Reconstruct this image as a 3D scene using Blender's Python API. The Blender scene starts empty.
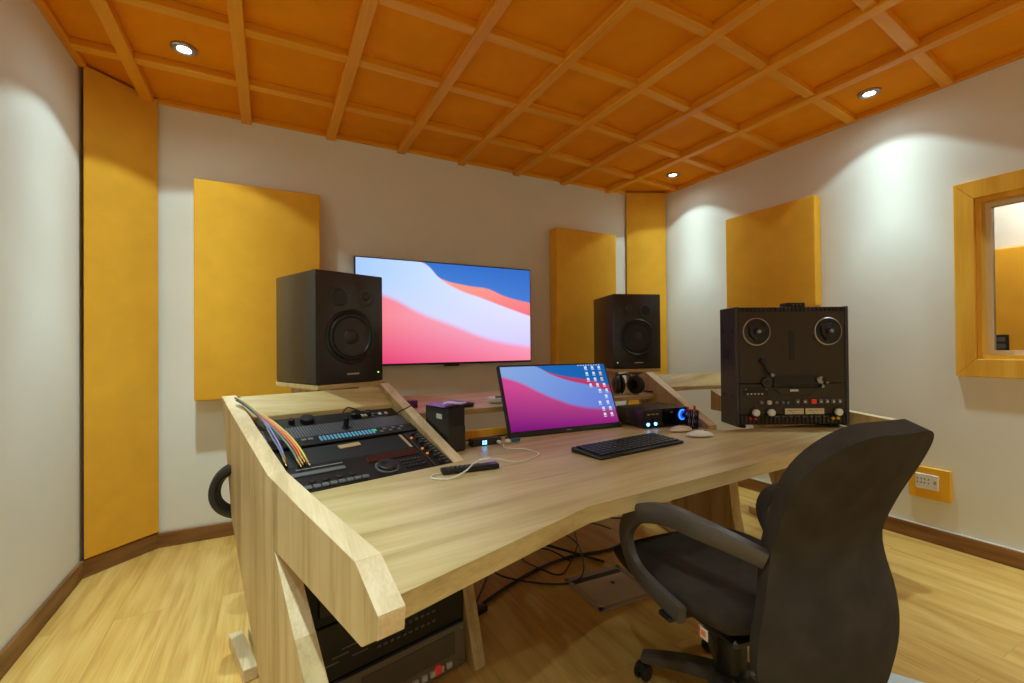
import bpy, bmesh, math, random
from mathutils import Vector, Matrix
random.seed(7)
C = bpy.context.scene.collection
PI = math.pi
def R(d): return math.radians(d)

# ------------------------------------------------------------------ materials
def _mat(name):
    m = bpy.data.materials.new(name); m.use_nodes = True
    nt = m.node_tree; b = nt.nodes['Principled BSDF']
    return m, nt, b
def lin(c):
    return tuple(((x/255/12.92) if x/255 <= .04045 else ((x/255+.055)/1.055)**2.4) for x in c)+(1,)
def plain(name, rgb, rough=.5, metal=0, spec=.5, noise=0, nscale=40, bump=0, bscale=200, trans=0, emit=None, es=0):
    m, nt, b = _mat(name); c = lin(rgb)
    b.inputs['Base Color'].default_value = c
    b.inputs['Roughness'].default_value = rough
    b.inputs['Metallic'].default_value = metal
    b.inputs['Specular IOR Level'].default_value = spec
    if trans: b.inputs['Transmission Weight'].default_value = trans
    if emit:
        b.inputs['Emission Color'].default_value = lin(emit); b.inputs['Emission Strength'].default_value = es
    if noise or bump:
        tc = nt.nodes.new('ShaderNodeTexCoord')
    if noise:
        n = nt.nodes.new('ShaderNodeTexNoise'); n.inputs['Scale'].default_value = nscale; n.inputs['Detail'].default_value = 4
        r = nt.nodes.new('ShaderNodeValToRGB')
        r.color_ramp.elements[0].position = .3; r.color_ramp.elements[1].position = .7
        r.color_ramp.elements[0].color = tuple(x*(1-noise) for x in c[:3])+(1,)
        r.color_ramp.elements[1].color = tuple(min(1, x*(1+noise)) for x in c[:3])+(1,)
        nt.links.new(tc.outputs['Object'], n.inputs['Vector']); nt.links.new(n.outputs['Fac'], r.inputs['Fac'])
        nt.links.new(r.outputs['Color'], b.inputs['Base Color'])
    if bump:
        n2 = nt.nodes.new('ShaderNodeTexNoise'); n2.inputs['Scale'].default_value = bscale; n2.inputs['Detail'].default_value = 3
        bp = nt.nodes.new('ShaderNodeBump'); bp.inputs['Strength'].default_value = bump; bp.inputs['Distance'].default_value = .004
        nt.links.new(tc.outputs['Object'], n2.inputs['Vector']); nt.links.new(n2.outputs['Fac'], bp.inputs['Height'])
        nt.links.new(bp.outputs['Normal'], b.inputs['Normal'])
    return m
def glow(name, rgb, strength):
    m = bpy.data.materials.new(name); m.use_nodes = True; nt = m.node_tree
    nt.nodes.remove(nt.nodes['Principled BSDF'])
    e = nt.nodes.new('ShaderNodeEmission'); e.inputs['Color'].default_value = lin(rgb); e.inputs['Strength'].default_value = strength
    nt.links.new(e.outputs[0], nt.nodes['Material Output'].inputs['Surface'])
    return m
def wood(name, dark, mid, light, axis='X', scale=1.0, rough=.45, ring=0.35, rot=0, contrast=1.0, spec=.4, freq=26, fine=.35):
    """long-grained wood: streaks stretched along one axis plus a slow cathedral figure"""
    m, nt, b = _mat(name); N = nt.nodes.new; L = nt.links.new
    tc = N('ShaderNodeTexCoord'); rt = N('ShaderNodeMapping'); rt.inputs['Rotation'].default_value = (0, 0, rot)
    L(tc.outputs['Object'], rt.inputs['Vector'])
    def stretched(long, cross):
        mp = N('ShaderNodeMapping'); s = [cross*scale]*3; s['XYZ'.index(axis)] = long*scale
        mp.inputs['Scale'].default_value = s; L(rt.outputs['Vector'], mp.inputs['Vector']); return mp
    m1 = stretched(.7, 11); n1 = N('ShaderNodeTexNoise'); n1.inputs['Scale'].default_value = 1; n1.inputs['Detail'].default_value = 5
    n1.inputs['Roughness'].default_value = .6; L(m1.outputs[0], n1.inputs['Vector'])
    m2 = stretched(4, 130); n2 = N('ShaderNodeTexNoise'); n2.inputs['Scale'].default_value = 1; n2.inputs['Detail'].default_value = 3
    L(m2.outputs[0], n2.inputs['Vector'])
    m3 = stretched(.55, 3.2); n3 = N('ShaderNodeTexNoise'); n3.inputs['Scale'].default_value = 1; n3.inputs['Detail'].default_value = 2
    L(m3.outputs[0], n3.inputs['Vector'])
    mul = N('ShaderNodeMath'); mul.operation = 'MULTIPLY'; mul.inputs[1].default_value = freq; L(n3.outputs['Fac'], mul.inputs[0])
    sn = N('ShaderNodeMath'); sn.operation = 'SINE'; L(mul.outputs[0], sn.inputs[0])
    a = N('ShaderNodeMath'); a.operation = 'MULTIPLY_ADD'; a.inputs[1].default_value = .11*ring/.35; L(sn.outputs[0], a.inputs[0]); L(n1.outputs['Fac'], a.inputs[2])
    c = N('ShaderNodeMath'); c.operation = 'MULTIPLY_ADD'; c.inputs[1].default_value = fine; L(n2.outputs['Fac'], c.inputs[0]); L(a.outputs[0], c.inputs[2])
    r = N('ShaderNodeValToRGB'); e = r.color_ramp.elements
    w = .2/contrast
    ctr = .505+fine/2
    e[0].position = ctr-w; e[0].color = lin(dark); e[1].position = ctr+w; e[1].color = lin(light)
    k = e.new(ctr); k.color = lin(mid)
    L(c.outputs[0], r.inputs['Fac']); L(r.outputs['Color'], b.inputs['Base Color'])
    b.inputs['Roughness'].default_value = rough; b.inputs['Specular IOR Level'].default_value = spec
    return m, nt, b, r, rt
M = {}
M['wall'] = plain('wall_paint', (226, 224, 214), .85, noise=.02, nscale=3, bump=.04, bscale=60)
M['ceil'] = plain('ceiling_board', (230, 142, 0), .8, spec=.15, noise=.06, nscale=6, bump=.05, bscale=150)
M['beam_y'] = wood('beam_wood_long', (218, 138, 12), (228, 152, 20), (236, 162, 30), 'Y', 1, .5, .2)[0]
M['beam_x'] = wood('beam_wood_cross', (222, 146, 16), (232, 158, 24), (238, 170, 36), 'X', 1, .5, .2)[0]
M['fabric'] = plain('mustard_fabric', (234, 174, 56), .95, spec=.1, noise=.05, nscale=9, bump=.35, bscale=320)
M['base'] = wood('baseboard_wood', (110, 72, 34), (134, 92, 48), (152, 108, 60), 'X', 2, .5)[0]
M['base_y'] = wood('baseboard_wood_side', (110, 72, 34), (134, 92, 48), (152, 108, 60), 'Y', 2, .5)[0]
M['oak'] = wood('desk_oak', (172, 144, 92), (192, 166, 112), (206, 182, 132), 'X', 1.5, .38, .2, rot=R(-6))[0]
M['oak_v'] = wood('desk_oak_upright', (160, 130, 84), (188, 160, 112), (202, 176, 130), 'Z', 1.45, .42, .2)[0]
M['edge'] = wood('desk_edge_band', (192, 164, 122), (212, 186, 144), (226, 204, 166), 'Y', 1.3, .42, .15)[0]
M['window_wood'] = wood('window_wood', (222, 162, 44), (234, 178, 58), (242, 190, 72), 'Z', 1.2, .4, .2)[0]
M['black'] = plain('black_plastic', (20, 19, 19), .4)
M['matte'] = plain('matte_black', (17, 16, 16), .65, bump=.1, bscale=300)
M['cab'] = plain('speaker_black', (44, 39, 37), .27, bump=.05, bscale=220)
M['rubber'] = plain('rubber_black', (22, 21, 21), .36)
M['cone'] = plain('cone_black', (44, 41, 40), .36)
M['grey'] = plain('grey_plastic', (90, 88, 86), .5)
M['dgrey'] = plain('dark_grey_metal', (46, 43, 41), .4, metal=.4)
M['mid'] = plain('mid_grey_print', (120, 116, 110), .5)
M['lt'] = plain('light_print', (205, 200, 190), .5)
M['white'] = plain('white_plastic', (225, 222, 212), .4)
M['steel'] = plain('brushed_steel', (170, 168, 165), .3, metal=1)
M['brass'] = plain('brass_plug', (176, 140, 80), .5, metal=1)
M['deck'] = plain('deck_face', (60, 49, 38), .42, metal=.3)
M['deckside'] = plain('deck_side', (58, 52, 56), .3)
M['meter'] = plain('meter_face', (214, 200, 160), .5)
M['redb'] = plain('red_button', (220, 60, 45), .4, emit=(230, 50, 40), es=.15)
M['red'] = plain('red_plastic', (205, 35, 40), .4)
M['orange'] = plain('orange_lamp', (235, 140, 40), .4, emit=(240, 140, 40), es=.35)
M['yellowp'] = plain('yellow_plate', (236, 176, 36), .5)
M['cushion'] = plain('chair_fabric', (58, 50, 42), .95, spec=.15, noise=.2, nscale=14, bump=.5, bscale=420)
M['arm'] = plain('arm_plastic', (74, 67, 62), .38, bump=.03, bscale=300)
M['hatch'] = plain('hatch_grey', (196, 178, 176), .6, noise=.04, nscale=12)
M['hatch2'] = plain('hatch_frame', (168, 150, 148), .5, metal=.2)
M['purple'] = plain('purple_paper', (150, 104, 190), .6)
M['paper'] = plain('white_paper', (222, 216, 226), .7)
M['tan'] = plain('tan_block', (176, 146, 104), .6)
M['cream'] = plain('cream_plastic', (222, 206, 180), .35)
M['blue_led'] = glow('blue_led', (90, 170, 255), 9)
M['blue_glow'] = glow('blue_knob_light', (30, 90, 255), 5)
M['green_led'] = glow('green_led', (150, 255, 90), 4)
M['cyan_led'] = glow('cyan_key_light', (120, 190, 220), .55)
M['lamp'] = glow('downlight_lamp', (244, 248, 255), 26)
M['wine'] = plain('red_display', (54, 14, 18), .15)
M['face_tan'] = plain('tape_deck_face', (120, 108, 88), .45, metal=.3)
M['mesh_net'] = plain('cup_mesh', (36, 34, 40), .4, metal=.6)
M['mat_grey'] = plain('pale_mat', (196, 204, 204), .7)
for n, c in (('cord_red', (196, 52, 40)), ('cord_orange', (226, 120, 34)), ('cord_yellow', (206, 176, 60)), ('cord_green', (70, 122, 84)), ('cord_violet', (122, 100, 170)), ('cord_grey', (96, 92, 92))):
    M[n] = plain(n, c, .45)
M['led_panel'] = plain('vent_grey', (92, 92, 98), .45, metal=.5)

# perforated vent: small dark holes in grey metal
def vent_mat():
    m, nt, b = _mat('perforated_vent'); N = nt.nodes.new; L = nt.links.new
    tc = N('ShaderNodeTexCoord'); v = N('ShaderNodeTexVoronoi'); v.inputs['Scale'].default_value = 95; v.inputs['Randomness'].default_value = 0
    r = N('ShaderNodeValToRGB'); r.color_ramp.interpolation = 'CONSTANT'
    r.color_ramp.elements[0].color = (.006, .006, .008, 1); r.color_ramp.elements[1].position = .36; r.color_ramp.elements[1].color = lin((118, 118, 124))
    L(tc.outputs['Object'], v.inputs['Vector']); L(v.outputs['Distance'], r.inputs['Fac']); L(r.outputs['Color'], b.inputs['Base Color'])
    b.inputs['Metallic'].default_value = .4; b.inputs['Roughness'].default_value = .4
    return m
M['vent'] = vent_mat()

# laminate floor: planks along Y
def floor_mat():
    m, nt, b, ramp, rt = wood('oak_laminate_floor', (176, 128, 60), (206, 162, 86), (220, 180, 106), 'Y', 1.0, .34, .24, contrast=.62, freq=64, fine=.5)
    N = nt.nodes.new; L = nt.links.new
    tc = nt.nodes['Texture Coordinate']
    mp = N('ShaderNodeMapping'); mp.inputs['Rotation'].default_value = (0, 0, R(90)); L(tc.outputs['Object'], mp.inputs['Vector'])
    br = N('ShaderNodeTexBrick'); br.inputs['Scale'].default_value = 1; br.inputs['Brick Width'].default_value = 1.25; br.inputs['Row Height'].default_value = .195
    br.inputs['Mortar Size'].default_value = .0014; br.inputs['Mortar Smooth'].default_value = .3; br.inputs['Bias'].default_value = 0
    br.inputs['Color1'].default_value = (1, 1, 1, 1); br.inputs['Color2'].default_value = (.95, .94, .92, 1); br.inputs['Mortar'].default_value = (.84, .8, .74, 1)
    L(mp.outputs[0], br.inputs['Vector'])
    mx = N('ShaderNodeMix'); mx.data_type = 'RGBA'; mx.blend_type = 'MULTIPLY'; mx.inputs[0].default_value = 1
    L(ramp.outputs['Color'], mx.inputs[6]); L(br.outputs['Color'], mx.inputs[7]); L(mx.outputs[2], b.inputs['Base Color'])
    # each plank takes its grain from another place
    ad = N('ShaderNodeVectorMath'); ad.operation = 'MULTIPLY_ADD'; ad.inputs[1].default_value = (3, 9, 0)
    L(br.outputs['Color'], ad.inputs[0]); L(tc.outputs['Object'], ad.inputs[2]); L(ad.outputs[0], rt.inputs['Vector'])
    return m
M['floor'] = floor_mat()

# wallpaper of flowing colour waves shown on the screens (UV 0..1)
def waves_mat(name, curves, cols, strength):
    """curves: list of point lists v(u), from the top down; cols: one (left, right, bottom-mix) per region"""
    m = bpy.data.materials.new(name); m.use_nodes = True; nt = m.node_tree; N = nt.nodes.new; L = nt.links.new
    nt.nodes.remove(nt.nodes['Principled BSDF'])
    uv = N('ShaderNodeTexCoord'); sp = N('ShaderNodeSeparateXYZ'); L(uv.outputs['UV'], sp.inputs[0])
    def region(spec):
        hi_l, hi_r, lo_l, lo_r, v0, v1 = spec
        def mixc(a, b_, f):
            x = N('ShaderNodeMix'); x.data_type = 'RGBA'
            for i, q in ((6, a), (7, b_)):
                if isinstance(q, tuple): x.inputs[i].default_value = lin(q)
                else: L(q, x.inputs[i])
            L(f, x.inputs[0]); return x.outputs[2]
        mr = N('ShaderNodeMapRange'); mr.inputs['From Min'].default_value = v0; mr.inputs['From Max'].default_value = v1; L(sp.outputs['Y'], mr.inputs['Value'])
        return mixc(mixc(lo_l, lo_r, sp.outputs['X']), mixc(hi_l, hi_r, sp.outputs['X']), mr.outputs[0])
    out = region(cols[0])
    for cv, spec, soft in zip(curves, cols[1:], (.008, .01, .03)):
        fc = N('ShaderNodeFloatCurve'); c = fc.mapping.curves[0]
        c.points[0].location = cv[0]; c.points[-1].location = cv[-1]
        for p in cv[1:-1]: c.points.new(*p)
        fc.mapping.update(); L(sp.outputs['X'], fc.inputs['Value'])
        d = N('ShaderNodeMath'); d.operation = 'SUBTRACT'; L(fc.outputs[0], d.inputs[0]); L(sp.outputs['Y'], d.inputs[1])
        mr = N('ShaderNodeMapRange'); mr.inputs['From Min'].default_value = -soft; mr.inputs['From Max'].default_value = soft; L(d.outputs[0], mr.inputs['Value'])
        x = N('ShaderNodeMix'); x.data_type = 'RGBA'; L(mr.outputs[0], x.inputs[0]); L(out, x.inputs[6]); L(region(spec), x.inputs[7]); out = x.outputs[2]
    e = N('ShaderNodeEmission'); e.inputs['Strength'].default_value = strength; L(out, e.inputs['Color'])
    L(e.outputs[0], nt.nodes['Material Output'].inputs['Surface'])
    return m
M['tv_pic'] = waves_mat('television_picture',
    [[(0, 1), (.33, 1), (.44, .85), (.6, .79), (.72, .77), (.83, .70), (1, .64)],
     [(0, 1), (.33, 1), (.45, .83), (.55, .74), (.68, .67), (.8, .60), (1, .49)],
     [(0, .70), (.16, .64), (.32, .50), (.52, .37), (.71, .245), (.88, .18), (1, .155)]],
    [((58, 112, 196), (48, 104, 190), (84, 140, 214), (70, 120, 205), .6, 1),
     ((250, 160, 130), (246, 150, 140), (238, 130, 120), (232, 110, 125), .5, .85),
     ((160, 196, 252), (232, 236, 255), (204, 214, 255), (206, 196, 250), .2, .9),
     ((236, 120, 128), (236, 190, 220), (216, 40, 104), (238, 130, 160), 0, .45)], 1.15)
M['mon_pic'] = waves_mat('monitor_picture',
    [[(0, 1), (.3, 1), (.42, .9), (.55, .82), (.75, .75), (1, .62)],
     [(0, 1), (.3, 1), (.45, .85), (.6, .74), (.8, .64), (1, .5)],
     [(0, .84), (.15, .74), (.3, .58), (.45, .44), (.6, .33), (.8, .25), (1, .22)]],
    [((40, 120, 205), (25, 105, 190), (40, 120, 205), (25, 110, 200), .6, 1),
     ((206, 70, 120), (215, 70, 110), (206, 50, 110), (200, 60, 130), .5, .85),
     ((150, 185, 245), (110, 160, 240), (140, 165, 245), (110, 130, 235), .2, .9),
     ((226, 80, 160), (236, 110, 150), (130, 22, 128), (160, 36, 140), 0, .7)], .8)

# ------------------------------------------------------------------ mesh builder
class MB:
    def __init__(self, xf=None, k=1.0):
        self.bm = bmesh.new(); self.mats = []; self.xf = xf; self.k = k; self.uv = None
    def mi(self, m):
        if m not in self.mats: self.mats.append(m)
        return self.mats.index(m)
    def take(self, t, m, mtx=None, bevel=0, seg=1):
        if bevel:
            bmesh.ops.bevel(t, geom=list(t.edges), offset=bevel, segments=seg, affect='EDGES', profile=.6, clamp_overlap=True)
        if mtx is not None: t.transform(mtx)
        bmesh.ops.recalc_face_normals(t, faces=list(t.faces))
        i = self.mi(m)
        for f in t.faces: f.material_index = i
        me = bpy.data.meshes.new('t'); t.to_mesh(me); t.free(); self.bm.from_mesh(me); bpy.data.meshes.remove(me)
        return self
    def box(self, c, s, m, bevel=0, mtx=None, seg=1):
        t = bmesh.new(); bmesh.ops.create_cube(t, size=1)
        t.transform(Matrix.Translation(c) @ Matrix.Diagonal((*s, 1)))
        return self.take(t, m, mtx, bevel, seg)
    def span(self, a, b, m, bevel=0, mtx=None):
        return self.box([(p+q)/2 for p, q in zip(a, b)], [abs(q-p) for p, q in zip(a, b)], m, bevel, mtx)
    def prism(self, pts, ext, m, bevel=0, mtx=None):
        """closed polygon of 3-D points swept along ext"""
        t = bmesh.new(); ext = Vector(ext)
        a = [t.verts.new(p) for p in pts]; b = [t.verts.new(Vector(p)+ext) for p in pts]
        t.faces.new(a); t.faces.new(b[::-1])
        for i in range(len(a)):
            j = (i+1) % len(a); t.faces.new((a[i], b[i], b[j], a[j]))
        return self.take(t, m, mtx, bevel)
    def lathe(self, prof, m, mtx=None, seg=32):
        t = bmesh.new(); rings = []
        for r, z in prof:
            if r < 1e-6: rings.append([t.verts.new((0, 0, z))])
            else: rings.append([t.verts.new((r*math.cos(2*PI*i/seg), r*math.sin(2*PI*i/seg), z)) for i in range(seg)])
        for A, B in zip(rings, rings[1:]):
            for i in range(seg):
                j = (i+1) % seg
                if len(A) == 1 and len(B) == 1: continue
                if len(A) == 1: t.faces.new((A[0], B[i], B[j]))
                elif len(B) == 1: t.faces.new((A[i], A[j], B[0]))
                else: t.faces.new((A[i], A[j], B[j], B[i]))
        return self.take(t, m, mtx)
    def cyl(self, c, r, h, m, axis='Z', seg=24, bevel=0, r2=None):
        r2 = r if r2 is None else r2
        mt = Matrix.Translation(c) @ {'Z': Matrix(), 'Y': Matrix.Rotation(R(90), 4, 'X'), 'X': Matrix.Rotation(R(90), 4, 'Y')}[axis]
        b = min(bevel, r*.5)
        pr = [(0, -h/2), (r-b, -h/2), (r, -h/2+b), (r2, h/2-b), (r2-b, h/2), (0, h/2)] if b else [(0, -h/2), (r, -h/2), (r2, h/2), (0, h/2)]
        return self.lathe(pr, m, mt, seg)
    def tube(self, pts, r, m, seg=8, n=6, sect=None, closed=False):
        """tube through points (Catmull-Rom); r a number or a list; sect = (w,h) rounded-rectangle section"""
        P = [Vector(p) for p in pts]; out = []; rad = []
        rr = r if isinstance(r, (list, tuple)) else [r]*len(P)
        cnt = len(P)
        for i in range(cnt if closed else cnt-1):
            if closed: p0, p1, p2, p3 = P[i-1], P[i], P[(i+1) % cnt], P[(i+2) % cnt]
            else: p0, p1, p2, p3 = P[max(i-1, 0)], P[i], P[i+1], P[min(i+2, cnt-1)]
            for k in range(n):
                s = k/n
                out.append(.5*((2*p1)+(p2-p0)*s+(2*p0-5*p1+4*p2-p3)*s*s+(3*p1-p0-3*p2+p3)*s**3))
                rad.append(rr[i]+(rr[(i+1) % cnt]-rr[i])*s)
        if not closed: out.append(P[-1]); rad.append(rr[-1])
        t = bmesh.new(); rings = []; up = None; L = len(out)
        for i, p in enumerate(out):
            d = (out[(i+1) % L]-out[i-1]) if closed else (out[min(i+1, L-1)]-out[max(i-1, 0)])
            if d.length < 1e-9: d = Vector((0, 0, 1))
            d.normalize()
            if up is None:
                up = Vector((0, 0, 1)) if abs(d.z) < .9 else Vector((0, 1, 0))
                if sect: up = Vector(sect[2])
            x = up.cross(d)
            if x.length < 1e-6: x = Vector((1, 0, 0))
            x.normalize(); y = d.cross(x).normalized()
            if not sect: up = y
            if sect:
                w, h = sect[0]*rad[i], sect[1]*rad[i]; c = .3
                sec = [(-w, -h*(1-c)), (-w*(1-c), -h), (w*(1-c), -h), (w, -h*(1-c)), (w, h*(1-c)), (w*(1-c), h), (-w*(1-c), h), (-w, h*(1-c))]
                rings.append([t.verts.new(p+x*a+y*b) for a, b in sec])
            else:
                rings.append([t.verts.new(p+x*(rad[i]*math.cos(2*PI*q/seg))+y*(rad[i]*math.sin(2*PI*q/seg))) for q in range(seg)])
        S = len(rings[0])
        pairs = list(zip(rings, rings[1:]))+([(rings[-1], rings[0])] if closed else [])
        for A, B in pairs:
            for q in range(S): t.faces.new((A[q], A[(q+1) % S], B[(q+1) % S], B[q]))
        if not closed: t.faces.new(rings[0][::-1]); t.faces.new(rings[-1])
        return self.take(t, m)
    def quad_uv(self, pts, m):
        me_i = self.mi(m); vs = [self.bm.verts.new(p) for p in pts]; f = self.bm.faces.new(vs); f.material_index = me_i
        ul = self.bm.loops.layers.uv.verify()
        for l, uv in zip(f.loops, ((0, 0), (1, 0), (1, 1), (0, 1))): l[ul].uv = uv
        return self
    def build(self, name, parent=None, smooth=35, at=None):
        if self.xf:
            for v in self.bm.verts: v.co = self.xf(v.co)
        if self.k != 1:
            for v in self.bm.verts: v.co *= self.k
        if at is not None:
            for v in self.bm.verts: v.co -= Vector(at)
        me = bpy.data.meshes.new(name); self.bm.to_mesh(me); self.bm.free()
        for m in self.mats: me.materials.append(m)
        if smooth:
            for p in me.polygons: p.use_smooth = True
            me.set_sharp_from_angle(angle=R(smooth))
        o = bpy.data.objects.new(name, me); C.objects.link(o)
        if parent is not None: o.parent = parent
        return o
def tag(o, label, cat, group=None):
    o['label'] = label; o['category'] = cat
    if group: o['group'] = group
    return o
def thing(name, label, cat, loc=(0, 0, 0), rz=0, group=None, rx=0):
    o = bpy.data.objects.new(name, None); C.objects.link(o); o.empty_display_size = .05
    o.location = loc; o.rotation_euler = (R(rx), 0, R(rz)); return tag(o, label, cat, group)
def struct(o): o['kind'] = 'structure'; return o
def copy_tree(o, parent=None):
    c = o.copy(); C.objects.link(c)
    if parent is not None: c.parent = parent
    for ch in list(o.children): copy_tree(ch, c)
    return c

# ------------------------------------------------------------------ room
XL, XR, YF, YB, ZC = -.843, 3.34, 3.2875, -1.9, 2.6
CAMZ = 1.15
T = .12
struct(MB().span((XL-T, YB-T, -.1), (XR+T, YF+T, 0), M['floor']).build('floor', smooth=0))
struct(MB().span((XL-T, YB-T, 0), (XL, YF+T, ZC), M['wall']).build('wall_left', smooth=0))
struct(MB().span((XL, YF, 0), (XR, YF+T, ZC), M['wall']).build('wall_front', smooth=0))
struct(MB().span((XL, YB-T, 0), (XR, YB, ZC), M['wall']).build('wall_back', smooth=0))
# right wall with the control-room window opening
WY0, WY1, WZ0, WZ1 = -.30, .965, 1.055, 1.91
w = MB()
w.span((XR, YB-T, 0), (XR+T, YF+T, WZ0), M['wall']); w.span((XR, YB-T, WZ1), (XR+T, YF+T, ZC), M['wall'])
w.span((XR, YB-T, WZ0), (XR+T, WY0, WZ1), M['wall']); w.span((XR, WY1, WZ0), (XR+T, YF+T, WZ1), M['wall'])
struct(w.build('wall_right', smooth=0))
# the booth beyond the window
BX = 5.3
for nm_, a_, b_ in (('wall_booth_far', (BX, -1.5, 0), (BX+.1, 2.4, ZC)), ('wall_booth_left', (XR+T, 2.4, 0), (BX+.1, 2.5, ZC)), ('wall_booth_right', (XR+T, -1.6, 0), (BX+.1, -1.5, ZC))):
    struct(MB().span(a_, b_, M['wall']).build(nm_, smooth=0))
struct(MB().span((XR+T, -1.6, -.1), (BX+.1, 2.5, 0), M['floor']).build('floor_booth', smooth=0))
struct(MB().span((XR+T, -1.6, ZC), (BX+.1, 2.5, ZC+.08), M['wall']).build('ceiling_booth', smooth=0))
tag(MB().span((BX-.06, .2, .09), (BX, 1.98, 1.9), M['fabric'], .008).build('acoustic_panel'), 'mustard acoustic panel in the next room, seen through the window', 'acoustic panel')
sw = MB(); sw.span((BX-.075, 1.33, 1.07), (BX-.06, 1.42, 1.2), M['dgrey'], .004); sw.span((BX-.08, 1.35, 1.09), (BX-.074, 1.4, 1.125), M['grey'], .001); sw.span((BX-.08, 1.35, 1.145), (BX-.074, 1.4, 1.18), M['grey'], .001)
tag(sw.build('wall_switch'), 'small grey switch plate on the panel behind the window', 'switch')

# ceiling: board, long beams, cross beams, edge trims
ceil = struct(MB().span((XL-T, YB-T, ZC), (XR+T, YF+T, ZC+.1), M['ceil']).build('ceiling', smooth=0))
bx = [-.605, -.12, .37, .85, 1.32, 1.805, 2.275, 2.775]
for x in bx:
    MB().span((x-.029, YB, ZC-.05), (x+.029, 3.23 if x < -.5 else YF, ZC), M['beam_y'], .004).build('long_beam', ceil)
xs = [XL+.03]+bx+[XR-.03]
def skew(x): return .11*max(0, (x-1.8)/1.2)
for y0 in [2.83, 2.345, 1.87, 1.39, .92, .44, -.04, -.52, -1.0, -1.48]:
    for xa, xb in zip(xs, xs[1:]):
        xa2 = xa+.027 if xa in bx else xa; xb2 = xb-.027 if xb in bx else xb
        ya, yb = y0+skew(xa2), y0+skew(xb2)
        MB().prism([(xa2, ya-.027, ZC-.038), (xb2, yb-.027, ZC-.038), (xb2, yb+.027, ZC-.038), (xa2, ya+.027, ZC-.038)], (0, 0, .038), M['beam_x'], .003).build('cross_beam', ceil)
t = MB(); t.span((XL, YB, ZC-.032), (XL+.035, 3.02, ZC), M['beam_y'], .003); struct(t.build('trim_1'))
t = MB(); t.span((XR-.03, YB, ZC-.032), (XR, 3.10, ZC), M['beam_y'], .003); struct(t.build('trim_2'))
t = MB(); t.span((-.57, YF-.022, ZC-.03), (2.98, YF, ZC), M['beam_x'], .003); struct(t.build('trim_3'))
# baseboards, following the two cut corners
LA, LB = Vector((XL, 3.03, 0)), Vector((-.575, YF, 0))      # left corner panel runs LA -> LB
RA, RB = Vector((2.985, YF, 0)), Vector((XR, 3.115, 0))
def board(name, a, b, mat, h=.088, th=.016):
    a = Vector(a); b = Vector(b); d = (b-a).normalized(); n = Vector((-d.y, d.x, 0)); L = (b-a).length
    m = MB(); m.box((L/2, 0, h/2), (L, th, h), mat, .004)
    m.box((L/2, -.001, h+.002), (L, th-.004, .005), M['white'], 0) if name == 'baseboard_right' else None
    o = m.build(name); ang = math.atan2(d.y, d.x); c = a+n*(-th/2)
    o.location = c; o.rotation_euler = (0, 0, ang); return struct(o)
board('baseboard_left', (XL, YB, 0), LA, M['base'])
board('baseboard_corner_left', LA, LB, M['base'])
board('baseboard_front', LB, RA, M['base'])
board('baseboard_corner_right', RA, RB, M['base'])
board('baseboard_right', RB, (XR, YB, 0), M['base'])

# ------------------------------------------------------------------ acoustic panels
def corner_panel(a, b, label, z0=.09, z1=2.598, gap=.008):
    d = (b-a).normalized(); n = Vector((d.y, -d.x, 0)); L = (b-a).length
    root = thing('corner_acoustic_panel', label, 'acoustic panel', (a.x+d.x*L/2, a.y+d.y*L/2, z0), math.degrees(math.atan2(d.y, d.x)), 'full height corner panels')
    m = MB(); m.prism([(-L/2+gap, -.022, .004), (L/2-.002, -.022, .004), (L/2-.03, .006, .004), (-L/2+.035, .006, .004)], (0, 0, z1-z0-.016), M['fabric'], .004); m.build('fabric_cover', root)
    m = MB(); m.box((0, .015, (z1-z0)/2), (L-.12, .016, z1-z0-.05), M['matte']); m.build('backing', root)
corner_panel(LA, LB, 'floor-to-ceiling mustard panel across the left corner of the room')
corner_panel(RA, RB, 'floor-to-ceiling mustard panel across the far right corner')
def wall_panel(loc, rz, sx, sz, d, label):
    root = thing('acoustic_panel', label, 'acoustic panel', loc, rz)
    m = MB(); m.box((0, -d/2-.004, sz/2), (sx, d-.008, sz), M['fabric'], .012, seg=3); m.build('fabric_cover', root)
    m = MB(); m.box((0, -.004, sz/2), (sx-.04, .008, sz-.04), M['tan']); m.build('backing', root)
wall_panel((-.045, YF, .84), 0, .682, 1.30, .10, 'large mustard panel on the front wall behind the left speaker')
wall_panel((2.452, YF, .84), 0, .648, 1.30, .115, 'mustard panel on the front wall between television and corner panel')
wall_panel((XR, 2.072, 1.40), -90, .682, .75, .085, 'mustard panel on the right wall above the tape machine')

# ------------------------------------------------------------------ window
wn = struct(bpy.data.objects.new('window_1', None)); C.objects.link(wn); wn.location = (XR, (WY0+WY1)/2, WZ0)
def wlocal(m, name): return m.build(name, wn, at=wn.location)
FW = .095
m = MB(); 
m.prism([(XR-.028, WY1-.004, WZ0-FW), (XR-.028, WY1+FW-.012, WZ0-FW), (XR-.028, WY1+FW-.012, WZ1+FW), (XR-.028, WY1-.004, WZ1)][::1] if 0 else [(XR-.028, WY1, WZ0), (XR-.028, WY1+.082, WZ0-FW), (XR-.028, WY1+.082, WZ1+FW), (XR-.028, WY1, WZ1)], (.03, 0, 0), M['window_wood'], .003)
m.prism([(XR-.028, WY0, WZ0), (XR-.028, WY0-.082, WZ0-FW), (XR-.028, WY0-.082, WZ1+FW), (XR-.028, WY0, WZ1)], (.03, 0, 0), M['window_wood'], .003)
m.prism([(XR-.028, WY0, WZ1), (XR-.028, WY1, WZ1), (XR-.028, WY1+.082, WZ1+FW), (XR-.028, WY0-.082, WZ1+FW)], (.03, 0, 0), M['window_wood'], .003)
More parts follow.
